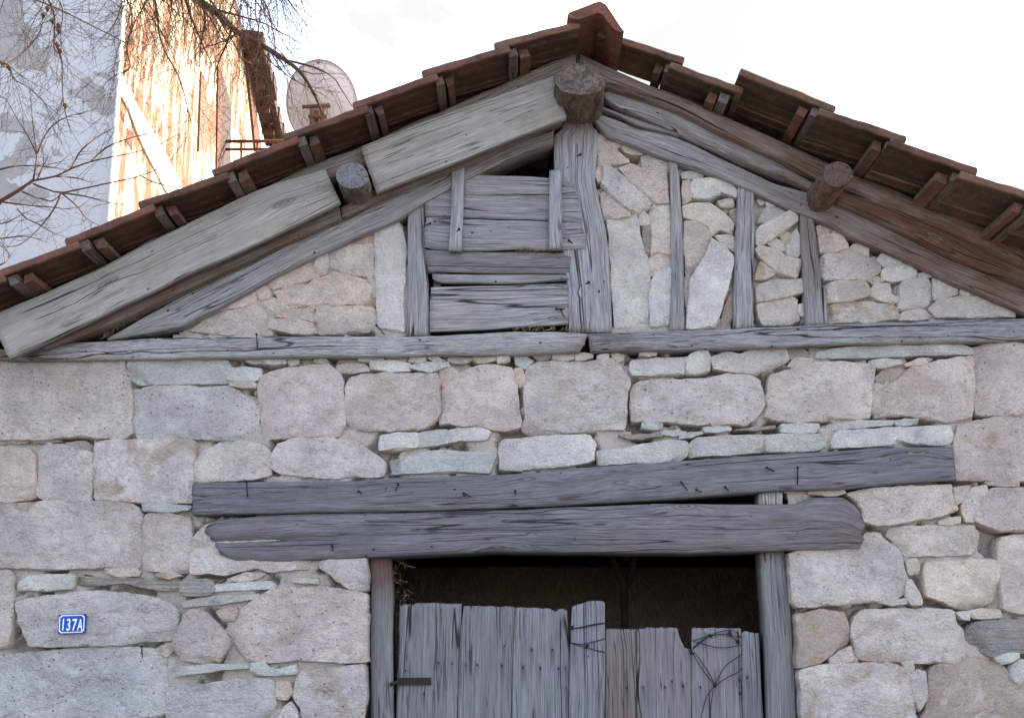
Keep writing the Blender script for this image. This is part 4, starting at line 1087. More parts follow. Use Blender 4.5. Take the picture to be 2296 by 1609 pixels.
def plank(top, left, right, y, color=(1, 1, 1), brown=(0, 0), mat=M_DOOR):
    """vertical door board: a traced ragged head, edges running straight down"""
    L = T('E2', left); R = T('E2', right); Tp = T('E2', top)
    Lw = [P(a, b, y) for a, b in L]; Rw = [P(a, b, y) for a, b in R]; Tw = np.array([[q.x, q.z] for q in (P(a, b, y) for a, b in Tp)])
    lz = np.array([q.z for q in Lw])[::-1]; lx = np.array([q.x for q in Lw])[::-1]
    rz = np.array([q.z for q in Rw])[::-1]; rx = np.array([q.x for q in Rw])[::-1]
    wid = abs(rx.mean() - lx.mean()); m = max(6, int(wid / 0.011)); zbot = 0.06
    vv = np.linspace(0, 1, m + 1); n = 46
    xt = Tw[0, 0] + (Tw[-1, 0] - Tw[0, 0]) * vv
    zt_ = np.interp(xt, Tw[:, 0], Tw[:, 1]) + fbm(np.c_[xt * 60, np.zeros(m + 1), np.full(m + 1, wid * 99)], 2, 5) * 0.004
    tt = np.r_[np.linspace(0, 0.35, 24), np.linspace(0.35, 1, n - 22)[1:]]; n = len(tt)
    sd = random.randint(0, 999)
    Vt = np.zeros((n, m + 1, 3))
    for i, t in enumerate(tt):
        z = zt_ + (zbot - zt_) * t
        xl_ = np.interp(z, lz, lx); xr_ = np.interp(z, rz, rx)
        Vt[i, :, 0] = xl_ + (xr_ - xl_) * vv; Vt[i, :, 2] = z
    gn = fbm(np.stack([Vt[..., 2] * 3, Vt[..., 0] * 60, np.full((n, m + 1), sd * .3)], -1), 3, sd) * 0.0022
    cup = 0.004 * (2 * vv - 1) ** 2 * random.choice((-1, 1))
    rd = 0.004 * np.clip(np.abs(2 * vv - 1) * (m / 2) - (m / 2 - 1), 0, 1)
    Vt[..., 1] = y + gn + cup[None] + rd[None]; Vt[0, :, 1] += 0.002
    Bk = Vt.copy(); Bk[..., 1] = y + 0.026
    o = n * (m + 1); V = np.vstack([Vt.reshape(-1, 3), Bk.reshape(-1, 3)]); f = []
    ix = lambda i, j: i * (m + 1) + j
    for i in range(n - 1):
        for j in range(m): f.append((ix(i, j), ix(i + 1, j), ix(i + 1, j + 1), ix(i, j + 1)))
        f.append((ix(i, 0), o + ix(i, 0), o + ix(i + 1, 0), ix(i + 1, 0))); f.append((ix(i, m), ix(i + 1, m), o + ix(i + 1, m), o + ix(i, m)))
        f.append((o + ix(i, 0), o + ix(i, m), o + ix(i + 1, m), o + ix(i + 1, 0)))
    for j in range(m):
        f.append((ix(0, j), ix(0, j + 1), o + ix(0, j + 1), o + ix(0, j)))
    r = np.array([random.uniform(0, 30) for _ in range(3)])
    g = np.c_[-V[:, 2], V[:, 0], V[:, 1]] + r
    bw = np.interp(-V[:, 2], [-P(0, 1360, y).z, -P(0, 1609, y).z], brown)
    stn = np.zeros(len(V)); rg = random.Random(sd)
    for q in DOOR_NAILS:       # rust and tannin that has run down from each old nail
        dx = np.abs(V[:, 0] - q.x); dz = q.z - V[:, 2]; ln_ = rg.uniform(0.05, 0.16)
        stn = np.maximum(stn, np.clip(1 - dx / rg.uniform(0.010, 0.016), 0, 1) * np.clip(1 - dz / ln_, 0, 1) * (dz > -0.012) * rg.uniform(0.5, 0.9))
        if V[:, 0].min() + .004 < q.x < V[:, 0].max() - .004:
            NAIL_SPOTS.append((q, y))
    return link('plank', V, f, mat, door, True, attrs={'grain': ('FLOAT_VECTOR', g), 'brown': ('FLOAT', bw), 'stain': ('FLOAT', stn)}, color=color)
sh = lambda s: ' '.join('%g,%s' % (float(q.split(',')[0]) - 2066.4, q.split(',')[1]) for q in s.split())
plank(sh('1250,680 1290,660 1300,668 1340,664 1360,672 1380,655 1500,652 1755,658'), sh('1250,680 1240,1000 1225,1400 1220,1607 1190,3700'), sh('1760,680 1750,1000 1730,1400 1722,1607 1690,3700'), 0.085)
plank(sh('1778,675 2000,678 2205,685'), sh('1778,680 1757,850 1742,1100 1730,1607 1700,3700'), sh('2200,690 2190,1000 2173,1607 2140,3700'), 0.083, (0.95, 0.95, 0.95))
plank('140,690 300,692 400,695 440,702 452,724 480,722 500,704 530,699 566,715', '137,690 122,1100 111,1607 90,3700', '570,750 580,900 590,1100 583,1607 575,3700', 0.080, (1.05, 1.05, 1.07))
plank('613,682 740,640 830,630 870,636 882,650', '610,700 600,900 590,1200 587,1607 580,3700', '882,650 885,1000 878,1607 870,3700', 0.060, (1.12, 1.13, 1.2))
plank('892,870 1000,866 1100,872 1140,870', '890,870 884,1000 882,1607 874,3700', '1140,870 1141,1200 1141,1607 1145,3700', 0.082, (0.98, 0.94, 0.92), (0.25, 0.4))
plank('1145,870 1200,866 1230,858 1270,855 1520,858 1538,872 1541,990 1558,1018 1597,1036', '1144,870 1144,1200 1144,1607 1149,3700', '1540,880 1541,985 1560,1020 1597,1040 1600,1200 1603,1607 1615,3700', 0.084, (1.0, 0.98, 0.98), (0.15, 0.1))
plank('1610,868 1625,858 1800,859 2015,860', '1608,870 1605,1030 1604,1607 1619,3700', '2015,860 2016,1100 2020,1607 2045,3700', 0.080, (1.05, 1.03, 1.04), (0.1, 0.05))
plank('2022,895 2060,885 2078,896 2160,900', '2020,890 2020,1100 2024,1607 2049,3700', '2162,900 2170,1100 2185,1400 2200,1607 2250,3700', 0.083, (0.95, 0.95, 0.97))
for q, yy in NAIL_SPOTS:
    c = Vector((q.x, yy, q.z)); hh = random.uniform(0.005, 0.010)
    tubes('nail', [([c + Vector((0, 0, -hh)), c + Vector((0, 0.0, -hh * .4)), c + Vector((0, 0, hh * .4)), c + Vector((0, 0, hh))], [0.0015, 0.0042, 0.0042, 0.0015])], M_IRON, door, 6)
# strap hinge and tie wires
hp = [P(*q, 0.071) for q in T('E1', '1240,1272 1508,1270 1508,1330 1240,1332')]
vh = [(p.x, 0.071, p.z) for p in hp] + [(p.x, 0.079, p.z) for p in hp]
link('strap_hinge', vh, [(0, 3, 2, 1), (4, 5, 6, 7), (0, 1, 5, 4), (1, 2, 6, 5), (2, 3, 7, 6), (3, 0, 4, 7)], M_IRON, door, False)
tubes('hinge_pin', [([P(*q, 0.05) for q in T('E1', '1168,1328 1200,1318 1243,1300')], [0.010, 0.009, 0.009])], M_IRON, door, 8)
def smooth_line(pts, n=22):
    p = np.array(pts); t = np.linspace(0, len(p) - 1, n); out = []
    for x in t:
        i = min(int(x), len(p) - 2); f = x - i
        p0 = p[max(i - 1, 0)]; p1 = p[i]; p2 = p[i + 1]; p3 = p[min(i + 2, len(p) - 1)]
        out.append(tuple(0.5 * ((2 * p1) + (-p0 + p2) * f + (2 * p0 - 5 * p1 + 4 * p2 - p3) * f * f + (-p0 + 3 * p1 - 3 * p2 + p3) * f ** 3)))
    return out
def wire(name, specs, y, knots=()):
    lines = []
    for s in specs:
        q = smooth_line(T('E2', s)); n = len(q)
        lines.append(([P(a, b, y - 0.006 * math.sin(math.pi * i / (n - 1))) for i, (a, b) in enumerate(q)], [0.0022] * n))
    for s in knots:
        for _ in range(5):
            (a, b), = T('E2', s)
            lines.append(([P(a + random.uniform(-5, 5), b + random.uniform(-5, 5), y - 0.004), P(a, b, y - 0.012), P(a + random.uniform(-6, 6), b + random.uniform(-6, 6), y - 0.004)], [0.003, 0.0042, 0.0025]))
    return tubes(name, lines, M_WIRE, door, 5)
wire('tie_wire', ['600,870 700,848 800,826 886,816', '602,862 700,856 800,832 886,820', '598,980 690,992 800,970 888,944', '598,985 730,1020 800,1042 886,1060', '594,830 598,900 596,980'], 0.055, ['612,852', '728,1018'])
wire('tie_wire', ['1612,965 1750,920 1850,885 1950,880 2012,940', '1612,1025 1720,940 1850,908 1950,940 1990,1000 2015,1002', '1615,968 1750,1005 1850,1022 1980,1005 1990,955', '1612,1035 1735,935 1830,912 1900,915 2010,935'], 0.072, ['1600,1060', '1916,895', '1980,968', '1755,925'])
wire('tie_wire', ['1608,1060 1680,1185 1790,1330', '1622,1055 1725,1200 1797,1328', '1795,1332 1870,1190 1940,1130 2018,1078', '1797,1332 1900,1268 1985,1225 2018,1185', '1795,1338 1725,1435 1668,1640', '1782,1370 1765,1480 1748,1640'], 0.072, ['1797,1334'])

# ---- loft hatch
hz0 = P(1110, 700, 0.05); 
v1, f1 = box_verts((P(975, 500, .03).x, 0.030, P(0, 735, .03).z), (P(990, 500, .03).x, 0.06, P(0, 410, .03).z))
v2, f2 = box_verts((P(1268, 500, .03).x, 0.030, P(0, 735, .03).z), (P(1284, 500, .03).x, 0.06, P(0, 410, .03).z))
hatch = link('hatch', v1 + v2, f1 + [tuple(i + 8 for i in q) for q in f2], M_DARKW, barn, False, attrs={'grain': ('FLOAT_VECTOR', np.array(v1 + v2)), 'brown': ('FLOAT', np.zeros(16))})
def hb(name, A, B, y, depth=0.022, mat=M_WOOD, **kw):
    return beam(name, T(*A), T(*B), y, depth, mat, hatch, **kw)
hb('plank', ('B1', '1465,105 1640,100 1800,66 2100,72 2306,84 2626,112 2690,140'), ('B1', '1468,195 1560,206 1660,216 1880,232 2296,236 2480,232 2710,216'), -0.022, rag=0.02, wav=0.005, rnd=0.005, bump=0.004)
hb('plank', ('B1', '1462,202 1560,212 1660,222 1880,240 2296,242 2480,238 2712,222'), ('B1', '1460,408 1780,424 2066,436 2296,442 2756,464'), -0.020, rag=0.015, rnd=0.005, bump=0.004, color=(0.92, 0.92, 0.95))
hb('plank', ('B1', '1460,416 1780,432 2066,444 2296,450 2758,472'), ('B1', '1456,668 1560,690 1830,702 2066,690 2320,676 2360,692 2500,690 2791,680'), -0.022, rag=0.012, wav=0.006, rnd=0.005, bump=0.004, color=(0.95, 0.95, 0.97))
hb('plank', ('B1', '1460,692 1800,708 2066,712 2296,708 2672,706'), ('B1', '1482,880 1800,882 2066,888 2652,892'), -0.012, rag=0.006, rnd=0.006, bump=0.003, mat=M_DARKW, color=(1.15, 1.1, 1.1), brown=(0.1, 0.12))
hb('plank', ('B1', '1522,890 2066,896 2296,896 2630,896 2648,925'), ('B1', '1520,930 1570,965 2066,972 2296,968 2655,942'), -0.014, rnd=0.008, bump=0.003, color=(0.9, 0.9, 0.93))
hb('plank', ('B1', '1502,1000 1800,990 2066,984 2296,980 2642,966'), ('B1', '1500,1370 1800,1356 2066,1346 2296,1330 2652,1302'), -0.010, rnd=0.006, bump=0.004, color=(1.1, 1.09, 1.08), rag=0.008)
hb('batten', ('B1', '1677,-15 1672,400 1655,692'), ('B1', '1782,-12 1775,350 1760,694'), -0.052, 0.03, rnd=0.008, bump=0.005, color=(1.1, 1.1, 1.12))
hb('batten', ('B2', '425,32 422,400 420,684'), ('B2', '524,36 525,400 525,686'), -0.052, 0.03, rnd=0.008, bump=0.005, color=(1.1, 1.1, 1.15))

# ---- nails left in the timbers
def nail(tile, s, y, r=0.0035):
    q = T(tile, s)
    tubes('nail', [([P(q[0][0], q[0][1], y), P(q[-1][0], q[-1][1], y + 0.012)], [r, r * 0.8]), ([P(q[0][0], q[0][1], y - 0.003), P(q[0][0], q[0][1] + 0.6, y + 0.001)], [r * 2.0, r * 2.0])], M_IRON, barn, 6)
for tile, s, y in (('C1', '60,15 68,140', -0.066), ('C0', '2044,1240 2052,1365', -0.05), ('C1', '1235,1258 1212,1312', -0.05), ('C1', '1780,1330 1840,1362', -0.05), ('C1', '2205,1315 2206,1345', -0.05),
                   ('C2', '1515,1240 1570,1310', -0.05), ('C2', '1640,1300 1685,1322', -0.05), ('C2', '1880,1280 1910,1312', -0.05), ('C2', '2225,1120 2290,1150', -0.05), ('C3', '165,1120 210,1140', -0.05), ('C3', '420,1120 418,1262', -0.05),
                   ('C1', '905,1315 935,1335', -0.05), ('E1', '688,178 690,222', -0.04), ('C2', '138,1310 140,1340', -0.05), ('B1', '1740,520 1715,555', -0.058), ('B1', '1500,472 1445,500', -0.03), ('B2', '585,615 625,648', -0.03),
                   ('B2', '480,1182 550,1182', -0.02), ('B2', '515,1185 545,1250', -0.02), ('A2', '680,1280 640,1300', -0.02), ('B2', '750,960 715,982', -0.02), ('B1', '1055,1320 1125,1400', -0.02), ('E0', '1175,1010 1180,1105', -0.02)):
    nail(tile, s, y)

# ---- interior: forked prop and hay
prop = []
for s in ('2066,160 2060,300', '1940,260 1975,360 2040,490 2050,870 2055,1500', '2130,260 2105,400 2065,500'):
    q = T('E2', ' '.join('%g,%s' % (float(z.split(',')[0]) - 1000, z.split(',')[1]) for z in s.split()))
    prop.append(([P(a, b, 0.75) for a, b in q], [0.022] * len(q)))
q = prop[1]; prop[1] = (q[0] + [Vector((q[0][-1].x, 0.75, 0.0))], q[1] + [0.024])
tubes('forked_prop', prop, mat_plain('dark_prop_wood', (0.022, 0.016, 0.013), 0.9, 0, 0.3, 20, 0.3), barn, 8)  # very dark brown wood, much the same tone all over
def hay():
    N = Nodes('hay'); tc = N.n('TexCoord'); vec = tc.outputs['Object']
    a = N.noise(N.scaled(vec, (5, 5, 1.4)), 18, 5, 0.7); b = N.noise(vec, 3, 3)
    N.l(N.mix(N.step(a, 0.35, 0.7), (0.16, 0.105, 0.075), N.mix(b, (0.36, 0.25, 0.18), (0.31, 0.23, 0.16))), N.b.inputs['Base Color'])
    N.l(N.bump(a, 1.0, 0.05), N.b.inputs['Normal'])
    x0, x1, z1 = xd0 - 0.3, xd1 + 0.3, P(1300, 1262, 1.1).z
    nx, nz = 90, 70
    X, Z = np.meshgrid(np.linspace(x0, x1, nx), np.linspace(0, z1, nz), indexing='ij')
    q = np.stack([X, Z, X * 0], -1)
    Y = 1.12 + fbm(q * 3, 3, 4) * 0.10 + fbm(q * 18, 3, 6) * 0.03 + 0.25 * (Z / z1) ** 6
    V = list(map(tuple, np.stack([X, Y, Z], -1).reshape(-1, 3)))
    f = [(i * nz + j, (i + 1) * nz + j, (i + 1) * nz + j + 1, i * nz + j + 1) for i in range(nx - 1) for j in range(nz - 1)]
    b0 = len(V)
    V += [(x0, 2.6, 0), (x1, 2.6, 0), (x1, 2.6, z1), (x0, 2.6, z1)]; f.append((b0, b0 + 3, b0 + 2, b0 + 1))
    f.append((nz - 1, (nx - 1) * nz + nz - 1, b0 + 2, b0 + 3))
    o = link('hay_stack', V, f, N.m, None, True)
    tag(o, 'dark stack of loose hay inside the barn behind the plank door', 'hay', kind='stuff')
    S = mat_plain('straw', (0.30, 0.25, 0.16), 0.7, 0, 0.3, 9, 0)
    rng = random.Random(5); lines = []
    for _ in range(950):
        x = rng.uniform(x0 + .2, x1 - .3); z = rng.uniform(0.9, z1 - 0.02)
        if rng.random() < 0.12: x = x0 + .35 + abs(rng.gauss(0, .12))
        y = 1.06 + rng.uniform(-0.10, 0.08)
        a = rng.gauss(math.pi / 2, 0.45); L = rng.uniform(0.03, 0.12)
        lines.append(([(x, y, z), (x + math.cos(a) * L * .5, y - rng.uniform(0, .03), z - math.sin(a) * L * .5), (x + math.cos(a) * L, y, z - math.sin(a) * L)], [0.0012, 0.0014, 0.001]))
    for _ in range(130):     # wisps caught beside the left door post
        (px, py) = rng.uniform(876, 912), rng.uniform(1255, 1600)
        p = P(px, py, rng.uniform(0.13, 0.3)); a = rng.uniform(0, 6.28); L = rng.uniform(0.02, 0.08)
        lines.append(([p, (p.x + math.cos(a) * L, p.y - .01, p.z + math.sin(a) * L)], [0.0012, 0.001]))
    s = tubes('straw_wisps', lines, S, None, 3)
    tag(s, 'thin pale straws sticking out of the dark hay above the door', 'straw', kind='stuff')
    lines = []
    for _ in range(240):     # dry grass in the cracks of the gable
        px, py = rng.choice(((rng.uniform(225, 330), 0), (rng.uniform(330, 430), 0), (rng.uniform(1150, 1325), 1), (rng.uniform(1155, 1260), 2)))
        yy = (P(px, 757 - (px - 235) * 0.58, -0.02) if py == 0 else P(px, 742, -0.03) if py == 1 else P(px, 564, -0.02))
        a = rng.gauss(1.3, 0.6); L = rng.uniform(0.015, 0.06)
        lines.append(([yy, (yy.x + math.cos(a) * L, yy.y - rng.uniform(0, .02), yy.z + math.sin(a) * L * 0.8)], [0.001, 0.0006]))
    s = tubes('dry_grass', lines, S, None, 3)
    tag(s, 'tufts of dry grass in the gaps of the barn gable timbers', 'dry grass', kind='stuff')
hay()

# ------------------------------------------------------------------ house number plate
def number_plate():
    y = -0.020
    c0 = [P(*q, y) for q in T('E0', '485,748 708,741 712,902 487,908')]
    ctr = sum(c0, Vector()) / 4; W = (c0[1] - c0[0]).length; H = (c0[0] - c0[3]).length
    t = thing('house_number_plate', 'small blue enamel house number plate 137A on the stone wall', 'number plate', ctr)
    ax = (c0[1] - c0[0]).normalized(); ay = (c0[0] - c0[3]); ay = (ay - ax * ay.dot(ax)).normalized()
    n = ax.cross(ay)
    if n.y > 0: n = -n
    def place(name, loops, d0, d1, mat):
        V = []; f = []
        k = len(loops[0])
        for lp, d in loops_d(loops, d0, d1):
            V += [tuple(ctr + ax * a + ay * b + n * d) for a, b in lp]
        m = len(V) // k
        for r in range(m - 1):
            for i in range(k): f.append((r * k + i, r * k + (i + 1) % k, (r + 1) * k + (i + 1) % k, (r + 1) * k + i))
        if len(loops) == 1: f.append(tuple((m - 1) * k + i for i in range(k)))
        return link(name, V, f, mat, t, False)
    def loops_d(loops, d0, d1):
        if len(loops) == 1: return [(loops[0], d0), (loops[0], d1 - 0.001), ([(a * .99, b * .99) for a, b in loops[0]], d1)]
        return [(loops[0], d0), (loops[0], d1), (loops[1], d1), (loops[1], d0)]
    blue = mat_plain('blue_enamel', (0.012, 0.075, 0.36), 0.35, 0, 0.12, 20, 0.05); white = mat_plain('white_enamel', (0.78, 0.79, 0.80), 0.4, 0, 0.06, 40, 0.05)
    def rect(w, h, r, notch=False):
        out = []
        for cx, cy, a0 in ((w, h, 0), (-w, h, 1), (-w, -h, 2), (w, -h, 3)):
            for i in range(5):
                if notch:
                    a = math.pi * 1.5 + a0 * math.pi / 2 - (i / 4) * math.pi / 2
                    out.append((cx + r * math.cos(a), cy + r * math.sin(a)))
                else:
                    a = a0 * math.pi / 2 + (i / 4) * math.pi / 2
                    out.append((cx - math.copysign(r, cx) + r * math.cos(a), cy - math.copysign(r, cy) + r * math.sin(a)))
        return out
    place('plate', [rect(W / 2, H / 2, 0.004)], -0.012, 0.003, blue)
    rw, rh = W / 2 - 0.004, H / 2 - 0.004
    place('border', [rect(rw, rh, 0.008, True), rect(rw - 0.0042, rh - 0.0042, 0.0085, True)], 0.002, 0.0045, white)
    for sx in (-1, 1):
        for sy in (-1, 1):
            p = ctr + ax * sx * (W / 2 - .007) + ay * sy * (H / 2 - .007)
            tubes('screw', [([p + n * 0.001, p + n * 0.006], [0.0035, 0.003])], M_IRON, t, 8)
    for i, ch in enumerate('137A'):
        cu = bpy.data.curves.new('lettering', 'FONT'); cu.body = ch; cu.align_x = 'CENTER'; cu.align_y = 'CENTER'
        cu.size = 1.0; cu.extrude = 0.012; cu.offset = 0.012
        tmp = bpy.data.objects.new('numeral', cu); C.objects.link(tmp)
        bpy.context.view_layer.update()
        me = bpy.data.meshes.new_from_object(tmp.evaluated_get(bpy.context.evaluated_depsgraph_get()))
        bpy.data.objects.remove(tmp); me.materials.clear(); me.materials.append(white)
        o = bpy.data.objects.new('numeral', me); C.objects.link(o)
        sx, sy = H * 0.50, H * 0.86
        if ch == 'A': sx *= 0.80
        ang = math.radians(-2)
        px = (-0.315, -0.115, 0.10, 0.315)[i] * W
        bx = ax * math.cos(ang) + ay * math.sin(ang); by = -ax * math.sin(ang) + ay * math.cos(ang)
        base = ctr + ax * px + ay * (-0.005 - i * 0.0016) + n * 0.0045
        Mx = Matrix(((bx.x * sx, by.x * sy, n.x * 0.1, base.x), (bx.y * sx, by.y * sy, n.y * 0.1, base.y), (bx.z * sx, by.z * sy, n.z * 0.1, base.z), (0, 0, 0, 1)))
        o.parent = t
        o.matrix_basis = Matrix.Translation(-Vector(t.location)) @ Mx
number_plate()

# ------------------------------------------------------------------ neighbouring house on the left
def left_house():
    yc = 4.4
    c0 = P(262, 250, yc); X, Y = c0.x, yc
    sd = Vector((-0.135, 1, 0)).normalized(); fd = Vector((-1, -0.135, 0)).normalized(); nside = Vector((1, 0.135, 0)).normalized()
    o0 = Vector((X, Y, 0)); Hh = 11.0; LEN = 9.3
    a = (574 - PPX) / F_PX; b = -(250 - PPY) / F_PX; d = Vector((a, -_sp * b + _cp, _cp * b + _sp))
    LEN = ((Vector(CAM) + d * ((o0 - Vector(CAM)).dot(nside) / d.dot(nside))) - o0).dot(sd)
    t = thing('plastered_house', 'tall grey plastered house with peeling sunlit side wall, behind the tree', 'house', (X - 2, Y + 3, 0))
    a = (538 - PPX) / F_PX; b = -(70 - PPY) / F_PX; d = Vector((a, -_sp * b + _cp, _cp * b + _sp))
    Hh = (Vector(CAM) + d * ((o0 - Vector(CAM)).dot(nside) / d.dot(nside))).z
    # front plaster with patches where the coat has fallen
    N = Nodes('grey_plaster'); tc = N.n('TexCoord'); vec = tc.outputs['Object']
    fine = N.noise(vec, 22, 5, 0.6); edge = N.noise(vec, 4.0, 9, 0.72)
    cen = P(131, 250, yc - 0.06)
    mask = None
    front_patches = [(30, 95, .30, .34), (75, 150, .22, .14), (10, 40, .25, .2), (190, 200, .16, .10), (235, 235, .22, .12), (215, 215, .2, .1), (32, 300, .22, .13), (60, 345, .12, .22), (20, 380, .3, .12), (122, 335, .06, .09), (95, 260, .05, .06), (55, 450, .2, .12), (20, 420, .16, .10), (235, 160, .10, .06), (110, 130, .1, .06)]
    wn = N.n('TexNoise'); wn.inputs['Scale'].default_value = 3.3; wn.inputs['Detail'].default_value = 6; N.l(vec, wn.inputs['Vector'])
    wa = N.n('VectorMath'); wa.operation = 'MULTIPLY_ADD'; N.l(wn.outputs['Color'], wa.inputs[0]); wa.inputs[1].default_value = (0.55, 0.0, 0.55); N.l(vec, wa.inputs[2])
    wb_ = N.n('VectorMath'); wb_.operation = 'SUBTRACT'; N.l(wa.outputs[0], wb_.inputs[0]); wb_.inputs[1].default_value = (0.275, 0, 0.275)
    pvec = wb_.outputs[0]
    for px, py, rx, rz in front_patches:
        p = P(px, py, yc - 0.08)
        vm = N.n('VectorMath'); vm.operation = 'SUBTRACT'; N.l(pvec, vm.inputs[0]); vm.inputs[1].default_value = (p.x - (X), 0, p.z)
        sc = N.scaled(vm.outputs[0], (1 / (rx * 0.95), 0, 1 / (rz * 0.95)))
        ln = N.n('VectorMath'); ln.operation = 'LENGTH'; N.l(sc, ln.inputs[0])
        mask = ln.outputs['Value'] if mask is None else N.math('MINIMUM', mask, ln.outputs['Value'])
    mk = N.math('ADD', mask, N.math('MULTIPLY', N.math('SUBTRACT', edge, 0.5), 1.6))
    m = N.step(mk, 1.02, 0.97)
    col = N.mix(N.step(fine, 0.35, 0.65), (0.485, 0.50, 0.54), (0.535, 0.55, 0.59))
    under = N.mix(N.step(N.noise(vec, 9, 5, 0.7), 0.35, 0.65), (0.31, 0.30, 0.305), (0.375, 0.365, 0.37))
    N.l(N.mix(m, col, under), N.b.inputs['Base Color'])
    N.l(N.bump(N.math('SUBTRACT', N.math('MULTIPLY', fine, 0.3), m), 0.6, 0.012), N.b.inputs['Normal'])
    fr = []
    for a, z in ((0, 0), (6, 0), (6, Hh), (0, Hh)):
        fr.append(o0 + fd * a + Vector((0, 0, z)))
    V = [tuple(p) for p in fr] + [tuple(p + sd * 0.3) for p in fr]
    link('front_wall', V, [(0, 3, 2, 1), (4, 5, 6, 7), (3, 7, 6, 2), (1, 2, 6, 5)], N.m, t, False, (X, Y, 0))
    # side wall of old boards with peeling cream paint
    N = Nodes('peeling_cream_boards'); tc = N.n('TexCoord'); vec = tc.outputs['Object']
    st = N.noise(N.scaled(vec, (1, 1.5, 0.26)), 3.0, 7, 0.74); fn = N.noise(N.scaled(vec, (1, 14, 0.5)), 4.0, 4, 0.65); bl = N.noise(N.scaled(vec, (1, 0.8, 0.8)), 1.3, 5, 0.65)
    peel = N.math('ADD', N.math('MULTIPLY', st, 0.8), N.math('ADD', N.math('MULTIPLY', bl, 0.50), N.math('MULTIPLY', fn, 0.20)))
    pm = N.step(peel, 0.72, 0.765)
    sp = N.n('SeparateXYZ'); N.l(vec, sp.inputs[0])
    wood = N.mix(fn, (0.12, 0.048, 0.022), (0.27, 0.125, 0.065))
    cream = N.mix(N.step(fn, 0.4, 0.7), (0.52, 0.47, 0.35), (0.40, 0.33, 0.22))
    N.l(N.mix(pm, cream, wood), N.b.inputs['Base Color'])
    N.l(N.bump(N.math('SUBTRACT', fn, pm), 0.5, 0.012), N.b.inputs['Normal'])
    M_SIDE = N.m
    V = []
    for a in (0.02, LEN):
        for z in (0, Hh): V.append(tuple(o0 + sd * a + nside * 0.004 + Vector((0, 0, z))))
        for z in (0, Hh): V.append(tuple(o0 + sd * a - nside * 0.3 + Vector((0, 0, z))))
    link('side_wall', V, [(0, 4, 5, 1), (2, 3, 7, 6), (1, 5, 7, 3), (4, 6, 7, 5), (0, 1, 3, 2)], M_SIDE, t, False, (X, Y, 0))
    # where a pixel outline meets the side wall
    def S(px, py, out=0.0):
        a = (px - PPX) / F_PX; b = -(py - PPY) / F_PX
        d = Vector((a, -_sp * b + _cp, _cp * b + _sp)); cm = Vector(CAM)
        k = (o0 + nside * out - cm).dot(nside) / d.dot(nside)
        return cm + d * k
    def slab(name, pts, out, mat, th=0.05):
        q = [S(a, b, out) for a, b in pts]
        V = [tuple(p) for p in q] + [tuple(p - nside * th) for p in q]; k = len(q)
        return link(name, V, [tuple(range(k)), tuple(range(k, 2 * k))[::-1]] + [(i, i + k, (i + 1) % k + k, (i + 1) % k) for i in range(k)], mat, t, False)
    M_WHITE = mat_plain('white_plaster', (0.80, 0.78, 0.74), 0.9, 0, 0.06, 4, 0.5)
    M_BROWN = mat_plain('sunlit_brown_wood', (0.11, 0.038, 0.015), 0.8, 0, 0.35, 14, 0.3)
    M_DKBR = mat_plain('dark_brown_paint', (0.040, 0.014, 0.007), 0.7, 0, 0.3, 14, 0.2)
    slab('plaster_band', [(275, 176), (268, 205), (290, 245), (310, 300), (330, 345), (352, 385), (372, 425), (400, 460), (420, 450), (400, 400), (375, 350), (340, 290), (310, 240), (290, 195)], 0.03, M_WHITE, 0.028)
    slab('corner_strip', [(278, -60), (270, 120), (262, 240), (247, 450), (244, 500), (249, 500), (253, 450), (268, 240), (278, 120), (287, -60)], 0.02, M_WHITE, 0.018)
    dk = slab('door', [(499, 165), (520, 238), (521, 385), (487, 400)], 0.012, M_DKBR, 0.01)
    slab('door_frame', [(490, 150), (499, 160), (494, 400), (486, 400)], 0.03, M_BROWN, 0.025)
    slab('door_frame', [(519, 236), (523, 246), (521, 390), (517, 390)], 0.022, M_WHITE, 0.016)
    slab('shutter', [(452, 160), (464, 185), (466, 330), (446, 340)], 0.03, mat_plain('faded_board', (0.20, 0.10, 0.065), 0.85, 0, 0.15, 8, 0.3), 0.025)
    for q in ([(288, 222), (296, 235), (298, 280), (290, 262)], [(285, 285), (300, 300), (296, 338), (284, 318)], [(272, 250), (280, 258), (279, 275), (273, 266)]):
        slab('missing_plaster', q, 0.010, M_BROWN, 0.008)
    # balcony rails beside the door
    yb = S(505, 330).y
    rails = []
    for py, r in ((317, 0.028), (335, 0.022)):
        rails.append(([P(490, py, yb), P(560, py, yb), P(640, py - 1, yb)], [r] * 3))
    for px in (541, 577, 612):
        rails.append(([P(px, 318, yb), P(px - 1, 420, yb)], [0.018, 0.018]))
    tubes('balcony_railing', rails, M_BROWN, t, 6)
    # the eave of the roof runs away from us along the top of the side wall
    e0 = S(538, 92); a0 = (e0 - o0).dot(sd); wv = (P(578, 92, e0.y).x - e0.x)
    def eave(name, z0, z1, out0, out1, s0, s1, mat):
        V = []
        for ss in (s0, s1):
            for oo in (out0, out1):
                for z in (z0, z1): V.append(tuple(o0 + sd * ss + nside * oo + Vector((0, 0, z))))
        return link(name, V, [(0, 2, 3, 1), (4, 5, 7, 6), (0, 1, 5, 4), (2, 6, 7, 3), (1, 3, 7, 5), (0, 4, 6, 2)], mat, t, False)
    eave('eave_board', e0.z, e0.z + 0.24, 0.01, wv, a0, LEN + 1.5, M_DKBR)
    for i in range(9):
        ss = a0 + 0.4 + i * 0.85
        eave('eave_rafter', e0.z - 0.10, e0.z - 0.004, 0.02, wv - 0.05, ss, ss + 0.12, M_BROWN)
